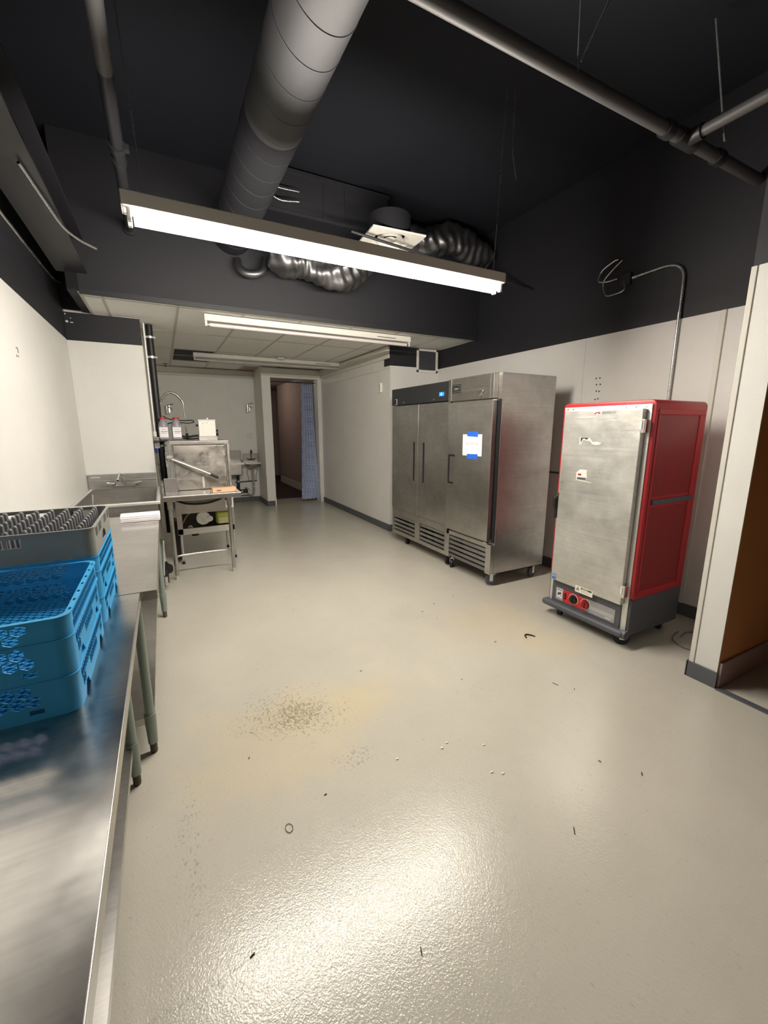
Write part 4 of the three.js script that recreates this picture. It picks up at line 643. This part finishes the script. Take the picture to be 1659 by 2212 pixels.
{ const t = thing('cardboard_piece', 'tan cardboard piece lying on the dish table', 'cardboard', [0.555, 0.8715, -4.93]); t.rotation.y = R(3); obj('slab', [box(-0.125, 0, -0.045, 0.125, 0.05, 0.045, 0.003)], M.cardboard, t); obj('dent', [cbox(0.045, 0.012, 0.002, -0.06, 0.022, 0.0455)], M.greyPlastic, t); obj('torn_end', [cbox(0.02, 0.018, 0.05, -0.130, 0.012, 0.0, 0.004)], M.cardboard, t); }
{
  const t = thing('dishwasher', 'upright stainless door-type dishwasher with long lifting lever', 'dishwasher', [0.365, 0, -5.53]);
  const w = 0.305, f = 0.30;
  obj('hood', [box(-w + 0.03, 0.90, -f, w - 0.03, 1.405, f - 0.03, 0.004)], M.steelDull, t);
  obj('hood_door', [box(-w + 0.033, 0.872, f - 0.03, w - 0.033, 1.375, f, 0.006)], std({ ...steelSet, color: lin(0.72, 0.68, 0.63), roughnessMap: repeatOf(tSteelRough, 0.6, 0.5), roughness: 0.8 }), t).userData.label = 'smudged lifting door';
  obj('top_frame', [box(-w, 1.388, f - 0.04, w + 0.01, 1.428, f + 0.006, 0.004), box(-w, 1.405, -f, w, 1.425, f - 0.03, 0.003)], M.steelDull, t);
  for (const s of [-1, 1]) obj('post', [box(s * w - 0.014, 0.86, f - 0.05, s * w + 0.014, 1.39, f + 0.002, 0.003)], M.steelDull, t);
  for (const s of [-1, 1]) obj('guide_rail', [box(s * (w - 0.026) - 0.006, 0.86, f - 0.01, s * (w - 0.026) + 0.006, 1.39, f + 0.006, 0.003)], M.galv, t);
  obj('centre_strip', [cbox(0.022, 0.13, 0.004, 0.01, 0.955, f + 0.003)], M.aluEdge, t);
  const lv = obj('lever', [cyl([-w - 0.02, 1.245, f + 0.03], [0.10, 1.045, f + 0.10], 0.011), cyl([-w - 0.03, 1.25, f + 0.02], [-w + 0.02, 1.25, f + 0.04], 0.02)], M.aluEdge, t); obj('grip', [cyl([0.085, 1.053, f + 0.098], [0.165, 1.010, f + 0.112], 0.0155)], M.blackPlastic, lv).userData.label = 'black lever grip';
  obj('lever_bracket', [box(-w - 0.05, 1.14, f - 0.10, -w - 0.025, 1.30, f + 0.0, 0.004)], M.galv, t);
  obj('lower_panel', [box(-w + 0.01, 0.60, f - 0.03, w, 0.86, f, 0.003)], M.steelDull, t);
  obj('side_post', [box(-w, 0.36, f - 0.03, -w + 0.055, 0.86, f + 0.002)], M.steelDull, t); obj('side_post', [box(w - 0.02, 0.36, f - 0.03, w + 0.015, 0.86, f + 0.002)], M.steelDull, t);
  obj('lower_rail', [box(-w, 0.355, f - 0.03, w + 0.01, 0.425, f + 0.002, 0.002)], M.aluEdge, t);
  obj('machine_tray', [box(-w + 0.01, 0.355, -f, w, 0.362, f - 0.03), box(-w + 0.01, 0.36, -f, w, 0.86, -f + 0.006), box(-w + 0.005, 0.36, -f, -w + 0.011, 0.86, f - 0.03), box(w - 0.011, 0.36, -f, w - 0.005, 0.86, f - 0.03), box(-w + 0.01, 0.62, -f, w, 0.63, f - 0.03)], M.steelDull, t);
  obj('pump_motor', [cyl([-0.02, 0.52, 0.05], [-0.02, 0.52, f - 0.06], 0.078, 0.078, 24), cyl([0.05, 0.51, f - 0.10], [0.05, 0.51, f - 0.05], 0.035)], M.galv, t);
  obj('detergent_bottle', [box(0.12, 0.425, 0.05, 0.285, 0.60, f - 0.05, 0.03)], std({ color: 0xa9a94a, roughness: 0.4 }), t).userData.label = 'yellow-green plastic container';
  obj('bottle_label', [cbox(0.12, 0.07, 0.002, 0.21, 0.475, f - 0.048)], std({ color: 0xb9b78c, roughness: 0.6 }), t);
  obj('drain_hose', [tube([[-w - 0.02, 0.78, f + 0.03], [-0.18, 0.725, f + 0.05], [0.0, 0.715, f + 0.05], [0.13, 0.74, f + 0.045], [0.20, 0.765, f + 0.02]], 0.012, 40, 10)], M.rubber, t);
  obj('switch', [cbox(0.05, 0.045, 0.02, w - 0.05, 0.75, f + 0.008, 0.004)], std({ color: 0x4a1216, roughness: 0.5 }), t);
  obj('notice', [cbox(0.09, 0.13, 0.002, w - 0.03, 0.70, f + 0.0035)], M.white, t);
  obj('inner_wire', [tube([[-0.25, 0.46, 0.2], [-0.2, 0.55, 0.2], [-0.13, 0.60, 0.18]], 0.005, 16, 6), tube([[-0.2, 0.40, 0.24], [-0.17, 0.44, 0.24], [-0.14, 0.40, 0.24]], 0.012, 16, 8)], M.white, t);
  for (const [lx, lz] of [[-w + 0.03, f - 0.03], [w - 0.0, f - 0.03], [-w + 0.03, -f + 0.06], [w - 0.02, -f + 0.06]]) { const l = obj('leg', [cyl([lx, 0.03, lz], [lx, 0.36, lz], 0.015)], M.galv, t); obj('foot', [cyl([lx, 0, lz], [lx, 0.035, lz], 0.019, 0.015)], M.blackPlastic, l); }
  obj('pedestal_tank', [box(-w - 0.03, 0.03, -f + 0.24, -w + 0.02, 0.50, 0.20, 0.01)], M.blackPlastic, t);
  obj('motor_cap', [cyl([-0.12, 0.31, 0.18], [-0.12, 0.36, 0.18], 0.04)], M.blackPlastic, t);
}
{ const t = thing('control_box', 'white control box standing on the dishwasher top', 'control box', [0.475, 1.428, -5.40]);
  obj('base', [box(-0.10, 0, -0.10, 0.10, 0.045, 0.06, 0.004)], M.steelDull, t); obj('case', [box(-0.092, 0.045, -0.09, 0.09, 0.228, 0.05, 0.006)], M.white, t);
  obj('lid_edge', [box(-0.096, 0.222, -0.094, 0.094, 0.236, 0.054, 0.003)], M.trim, t); obj('knob', [ball(0.012, 0.01, 0.246, 0.0)], M.white, t); obj('side_knob', [cyl([0.092, 0.085, 0.0], [0.118, 0.085, 0.0], 0.036)], M.blackPlastic, t); obj('cable_gland', [cyl([-0.118, 0.17, 0.0], [-0.092, 0.17, 0.0], 0.012)], M.blackPlastic, t);
  for (const [x, y] of [[-0.05, 0.19], [0.05, 0.185], [0.0, 0.2], [-0.03, 0.2]]) obj('screw', [cyl([x, y, 0.049], [x, y, 0.052], 0.004, 0.004, 8)], M.galv, t); }
function jug(label, pos) {
  const t = thing('chemical_jug', label, 'jug', pos, 0, undefined);
  const pm = std({ color: 0x8f8d96, roughness: 0.4 });
  obj('body', [box(-0.055, 0, -0.05, 0.055, 0.17, 0.05, 0.022), lathe([[0.052, 0.15], [0.05, 0.185], [0.03, 0.225], [0.028, 0.245], [0.001, 0.245]], 0, 0, 0)], pm, t);
  obj('label', [cbox(0.088, 0.115, 0.001, 0.0, 0.09, 0.0508)], M.paper, t);
  obj('label_print', [cbox(0.07, 0.006, 0.001, 0.005, 0.10, 0.0515), cbox(0.06, 0.004, 0.001, 0.0, 0.082, 0.0515), cbox(0.05, 0.003, 0.001, 0.0, 0.125, 0.0515)], M.greyPlastic, t);
  obj('cap', [cyl([0, 0.243, 0], [0, 0.262, 0], 0.034, 0.034, 20)], std({ color: 0xc2242c, roughness: 0.45 }), t);
  return t;
}
{ const t = thing('wall_shelf', 'small black bracket shelf beside the dishwasher under a jug', 'shelf', [-0.02, 1.428, -5.60]); obj('plate', [box(-0.078, -0.012, -0.07, 0.072, 0, 0.07)], M.blackMetal, t); obj('bracket', [box(-0.078, -0.12, -0.01, -0.066, -0.012, 0.01), cyl([-0.07, -0.11, 0], [0.05, -0.014, 0], 0.005)], M.blackMetal, t); }
jug('red-capped grey jug on the shelf next to the black pipe', [0.022, 1.4285, -5.60]); jug('red-capped grey jug on the dishwasher beside the control box', [0.160, 1.4285, -5.60]);
{ const t = thing('prerinse_faucet', 'spring-neck pre-rinse sprayer arching over the jugs', 'faucet', [0, 0, -5.98]);
  const arch = [[0.0, 1.35, 0], [0.0, 1.75, 0], [0.02, 1.87, 0], [0.07, 1.965, 0], [0.14, 1.995, 0], [0.21, 1.965, 0], [0.265, 1.89, 0]];
  obj('hose', [tube([...arch, [0.272, 1.80, 0], [0.282, 1.50, 0]], 0.009, 80, 10)], M.galv, t);
  const c = new THREE.CatmullRomCurve3(arch.slice(1).map((p) => V(...p))), pts = []; const fr = c.computeFrenetFrames(600, false); for (let i = 0; i <= 600; i++) { const p = c.getPointAt(i / 600), a = i / 600 * 2 * PI * 34; p.addScaledVector(fr.normals[i], Math.cos(a) * 0.017).addScaledVector(fr.binormals[i], Math.sin(a) * 0.017); pts.push(p); }
  obj('spring', [new THREE.TubeGeometry(new THREE.CatmullRomCurve3(pts), 900, 0.0028, 5, false)], M.galv, t);
  obj('spray_handle', [cyl([0.282, 1.50, 0], [0.288, 1.40, 0], 0.016, 0.020)], M.blackPlastic, t);
  obj('riser', [cyl([0, 0.95, 0], [0, 1.36, 0], 0.012)], M.chrome, t); obj('wall_bracket', [cyl([-0.098, 1.12, 0], [0, 1.12, 0], 0.010), cyl([-0.098, 1.12, 0], [-0.09, 1.12, 0], 0.03)], M.chrome, t); }
tag(obj('rubber_hose', [tube([[0.03, 1.705, -5.66], [0.10, 1.67, -5.72], [0.25, 1.655, -5.75], [0.33, 1.66, -5.7], [0.36, 1.64, -5.68], [0.30, 1.625, -5.7], [0.2, 1.63, -5.72], [0.08, 1.62, -5.74], [0.05, 1.55, -5.76], [0.045, 1.46, -5.76]], 0.006, 80, 8)], M.rubber), 'thin dark tubing looping between the jugs and control box', 'hose');
tag(obj('rubber_hose', [tube([[0.215, 1.47, -5.56], [0.27, 1.465, -5.50], [0.33, 1.475, -5.48], [0.38, 1.48, -5.48]], 0.012, 30, 8), tube([[0.22, 1.445, -5.58], [0.3, 1.442, -5.50], [0.375, 1.45, -5.46]], 0.008, 30, 8)], M.rubber), 'black hoses lying on the dishwasher top beside the control box', 'hose');
{ const t = thing('drain_riser', 'tall black riser pipe on the chase side beside the dishwasher', 'pipe', [-0.022, 0, -5.70]);
  obj('pipe', [cyl([0.0, 0.3, 0], [0.0, 2.705, 0], 0.036, 0.036, 20)], M.blackPlastic, t);
  for (const y of [2.575, 2.36, 1.365]) obj('clamp', [cyl([0, y - 0.012, 0], [0, y + 0.012, 0], 0.039), ball(0.013, 0.046, y, 0.012), cbox(0.05, 0.016, 0.016, -0.04, y, 0.01)], M.aluEdge, t); }
{ const t = thing('metal_conduit', 'thin shiny conduit with grey box beside the black riser pipe', 'conduit', [-0.072, 0, -5.62]);
  obj('pipe', [cyl([0, 1.50, 0], [0, 2.705, 0], 0.011)], M.aluEdge, t); obj('fitting', [cyl([0, 1.47, 0], [0, 1.53, 0], 0.02)], M.white, t); obj('outlet_box', [cbox(0.055, 0.13, 0.07, 0.012, 1.40, 0, 0.004)], M.galv, t); obj('blue_plug', [cyl([-0.005, 1.28, 0.02], [-0.005, 1.345, 0.02], 0.014)], std({ color: 0x1b2fa8, roughness: 0.5 }), t); obj('cord', [tube([[-0.005, 1.28, 0.02], [0.0, 1.18, 0.03], [0.012, 1.0, 0.03], [0.02, 0.86, 0.04]], 0.008, 24, 8)], M.rackGrey, t); }

// ---------------------------------------------------------------- far end wall
{ const t = thing('prep_sink', 'small steel wall sink behind the dishwasher at the far end', 'sink', [1.15, 0, -9.24]);
  obj('backsplash', [box(-0.28, 0.86, 0, 0.28, 1.105, 0.02, 0.003), box(-0.28, 1.085, 0, 0.28, 1.105, 0.05, 0.004)], M.steel, t); obj('bowl', [box(-0.28, 0.62, 0.02, 0.23, 0.84, 0.40, 0.02)], M.steelDull, t); obj('rim', [box(-0.28, 0.835, 0.0, 0.28, 0.86, 0.44, 0.006)], M.aluEdge, t); obj('side_splash', [box(0.265, 0.86, 0.0, 0.28, 1.10, 0.06), box(0.262, 0.85, 0.05, 0.28, 0.92, 0.34)], M.steel, t); obj('brace', [box(-0.28, 0.64, 0.0, 0.3, 0.66, 0.08)], M.galv, t); }
{ const t = thing('hand_sink', 'small steel hand sink with black faucet in the far corner', 'sink', [1.63, 0, -9.24]);
  obj('backsplash', [box(-0.165, 0.84, 0, 0.145, 1.035, 0.02, 0.003), box(-0.165, 1.01, 0, 0.145, 1.035, 0.03, 0.003)], M.steel, t);
  obj('rim', [box(-0.165, 0.825, 0.0, 0.145, 0.85, 0.30, 0.010)], M.aluEdge, t);
  { const g = new THREE.SphereGeometry(0.14, 24, 10, 0, 2 * PI, PI / 2, PI / 2); g.scale(1, 0.75, 0.9); g.translate(-0.005, 0.83, 0.155); obj('bowl', [g], M.steelDull, t); }
  obj('faucet', [cyl([-0.06, 0.905, 0.04], [0.06, 0.905, 0.04], 0.014), tube([[0, 0.905, 0.03], [0, 1.02, 0.03], [0, 1.10, 0.05], [0, 1.09, 0.12], [0, 1.04, 0.15]], 0.009, 30, 8), cyl([-0.09, 0.93, 0.05], [-0.05, 0.905, 0.04], 0.008), cyl([0.09, 0.93, 0.05], [0.05, 0.905, 0.04], 0.008)], M.blackMetal, t);
  obj('trap_pipe', [tube([[0, 0.72, 0.15], [0.0, 0.5, 0.15], [0.0, 0.28, 0.15], [-0.02, 0.19, 0.15], [-0.06, 0.17, 0.14], [-0.10, 0.20, 0.12], [-0.11, 0.28, 0.09], [-0.16, 0.31, 0.05]], 0.020, 60, 12)], M.galv, t);
  obj('supply_hose', [tube([[-0.08, 0.78, 0.08], [-0.10, 0.65, 0.06], [-0.085, 0.55, 0.04], [-0.07, 0.45, 0.02]], 0.006, 24, 8)], M.galv, t); obj('supply_hose', [tube([[0.09, 0.78, 0.08], [0.11, 0.68, 0.06], [0.08, 0.58, 0.04], [0.075, 0.45, 0.02]], 0.006, 24, 8)], M.galv, t);
  obj('supply_pipe', [cyl([-0.35, 0.44, 0.03], [0.09, 0.45, 0.03], 0.010)], M.blackMetal, t); }
{ const t = thing('drain_stack', 'black plastic drain pipes under the far sinks', 'pipe', [1.33, 0, -9.17]);
  obj('pipe', [cyl([0, 0.33, 0], [0, 0.80, 0], 0.030), cyl([-0.16, 0.60, -0.02], [0.06, 0.60, -0.02], 0.022)], M.blackPlastic, t); obj('elbow', [tube([[0, 0.36, 0], [-0.01, 0.30, 0], [0.03, 0.255, 0], [0.10, 0.25, 0], [0.22, 0.25, 0]], 0.034, 30, 12)], M.blackPlastic, t);
  for (const y of [0.70, 0.46]) obj('cap', [cyl([0, y, 0.02], [0, y, 0.042], 0.022)], M.galv, t); obj('cap', [cyl([0.06, 0.25, 0.03], [0.06, 0.25, 0.05], 0.02)], M.galv, t); obj('low_pipe', [cyl([-0.2, 0.15, 0.0], [0.2, 0.16, 0.0], 0.008)], M.blackMetal, t); }
function soap(x, y, label) { const t = thing('wall_dispenser', label, 'bracket', [x, y, -9.245]); obj('back_plate', [box(-0.012, -0.06, 0, 0.012, 0.08, 0.01)], M.galv, t); obj('cylinder', [cyl([-0.045, -0.09, 0.06], [-0.045, 0.07, 0.06], 0.028, 0.028, 18)], M.chrome, t); obj('arm', [cyl([0.07, 0.10, 0.01], [-0.045, 0.07, 0.06], 0.006), cyl([0.05, -0.0, 0.01], [-0.03, 0.06, 0.05], 0.006)], M.blackMetal, t); }
soap(0.17, 1.91, 'shiny wall bracket behind the spring sprayer'); soap(1.66, 1.965, 'shiny wall bracket above the hand sink');
{ const t = thing('outlet_plate', 'white switch plate on the end wall above the hand sink', 'outlet', [1.64, 1.40, -9.248]); obj('plate', [cbox(0.115, 0.115, 0.006, 0, 0, 0.003, 0.002)], M.trim, t); for (const s of [-1, 1]) obj('toggle', [cbox(0.012, 0.03, 0.01, s * 0.025, 0, 0.008, 0.002)], M.white, t); }

// ---------------------------------------------------------------- litter on the floor
const bits = [[2.071, -2.167, 0.018, 0.3], [1.905, -2.689, 0.012, 1], [0.49, -1.493, 0.010, 0.2], [1.312, -0.875, 0.028, 0.8], [2.04, -1.59, 0.035, 1.9], [2.10, -1.50, 0.012, 0.5], [1.724, -1.059, 0.010, 2], [0.56, -0.826, 0.018, 1.2], [0.098, -1.055, 0.014, 0.4], [1.55, -1.9, 0.012, 0.7], [1.87, -2.86, 0.02, 0.1], [2.05, -2.95, 0.014, 2.2], [1.02, -2.284, 0.010, 0], [1.83, -0.92, 0.018, 0.6], [2.32, -3.02, 0.012, 1.4], [0.23, -1.86, 0.010, 0.9]];
for (const [x, z, s, a] of bits) { const g = new THREE.CapsuleGeometry(0.0018, s, 3, 6); g.rotateZ(PI / 2); g.rotateY(a); g.translate(x, 0.003, z); tag(obj('floor_scrap', [g], M.rubber), 'tiny dark scrap lying on the beige floor', 'debris', 'dark scraps on the floor'); }
tag(obj('curled_scrap', [tube([[2.32, 0.005, -2.10], [2.335, 0.008, -2.13], [2.36, 0.008, -2.135], [2.385, 0.006, -2.11], [2.395, 0.004, -2.085]], 0.005, 24, 8)], M.rubber), 'curled black strip on the floor before the red cabinet', 'debris');
{ const pts = []; for (let i = 0; i < 14; i++) { const a = i / 13 * 2 * PI; pts.push([0.307 + 0.014 * Math.cos(a), 0.003, -1.411 + 0.020 * Math.sin(a)]); } tag(obj('looped_thread', [tube(pts, 0.0011, 40, 6)], M.rubber), 'tiny looped dark thread on the floor near the front table', 'debris'); }
const chips = [[0.867, -1.523], [1.143, -1.499], [1.10, -1.48], [1.30, -1.40], [1.22, -1.25], [1.26, -1.22]];
for (const [x, z] of chips) { const g = new THREE.IcosahedronGeometry(0.006, 0); g.scale(1.3, 0.5, 1); g.translate(x, 0.003, z); tag(obj('paint_chip', [g], M.white), 'tiny white paint chip on the beige floor', 'debris', 'white chips on the floor'); }

renderer.render(scene, camera);
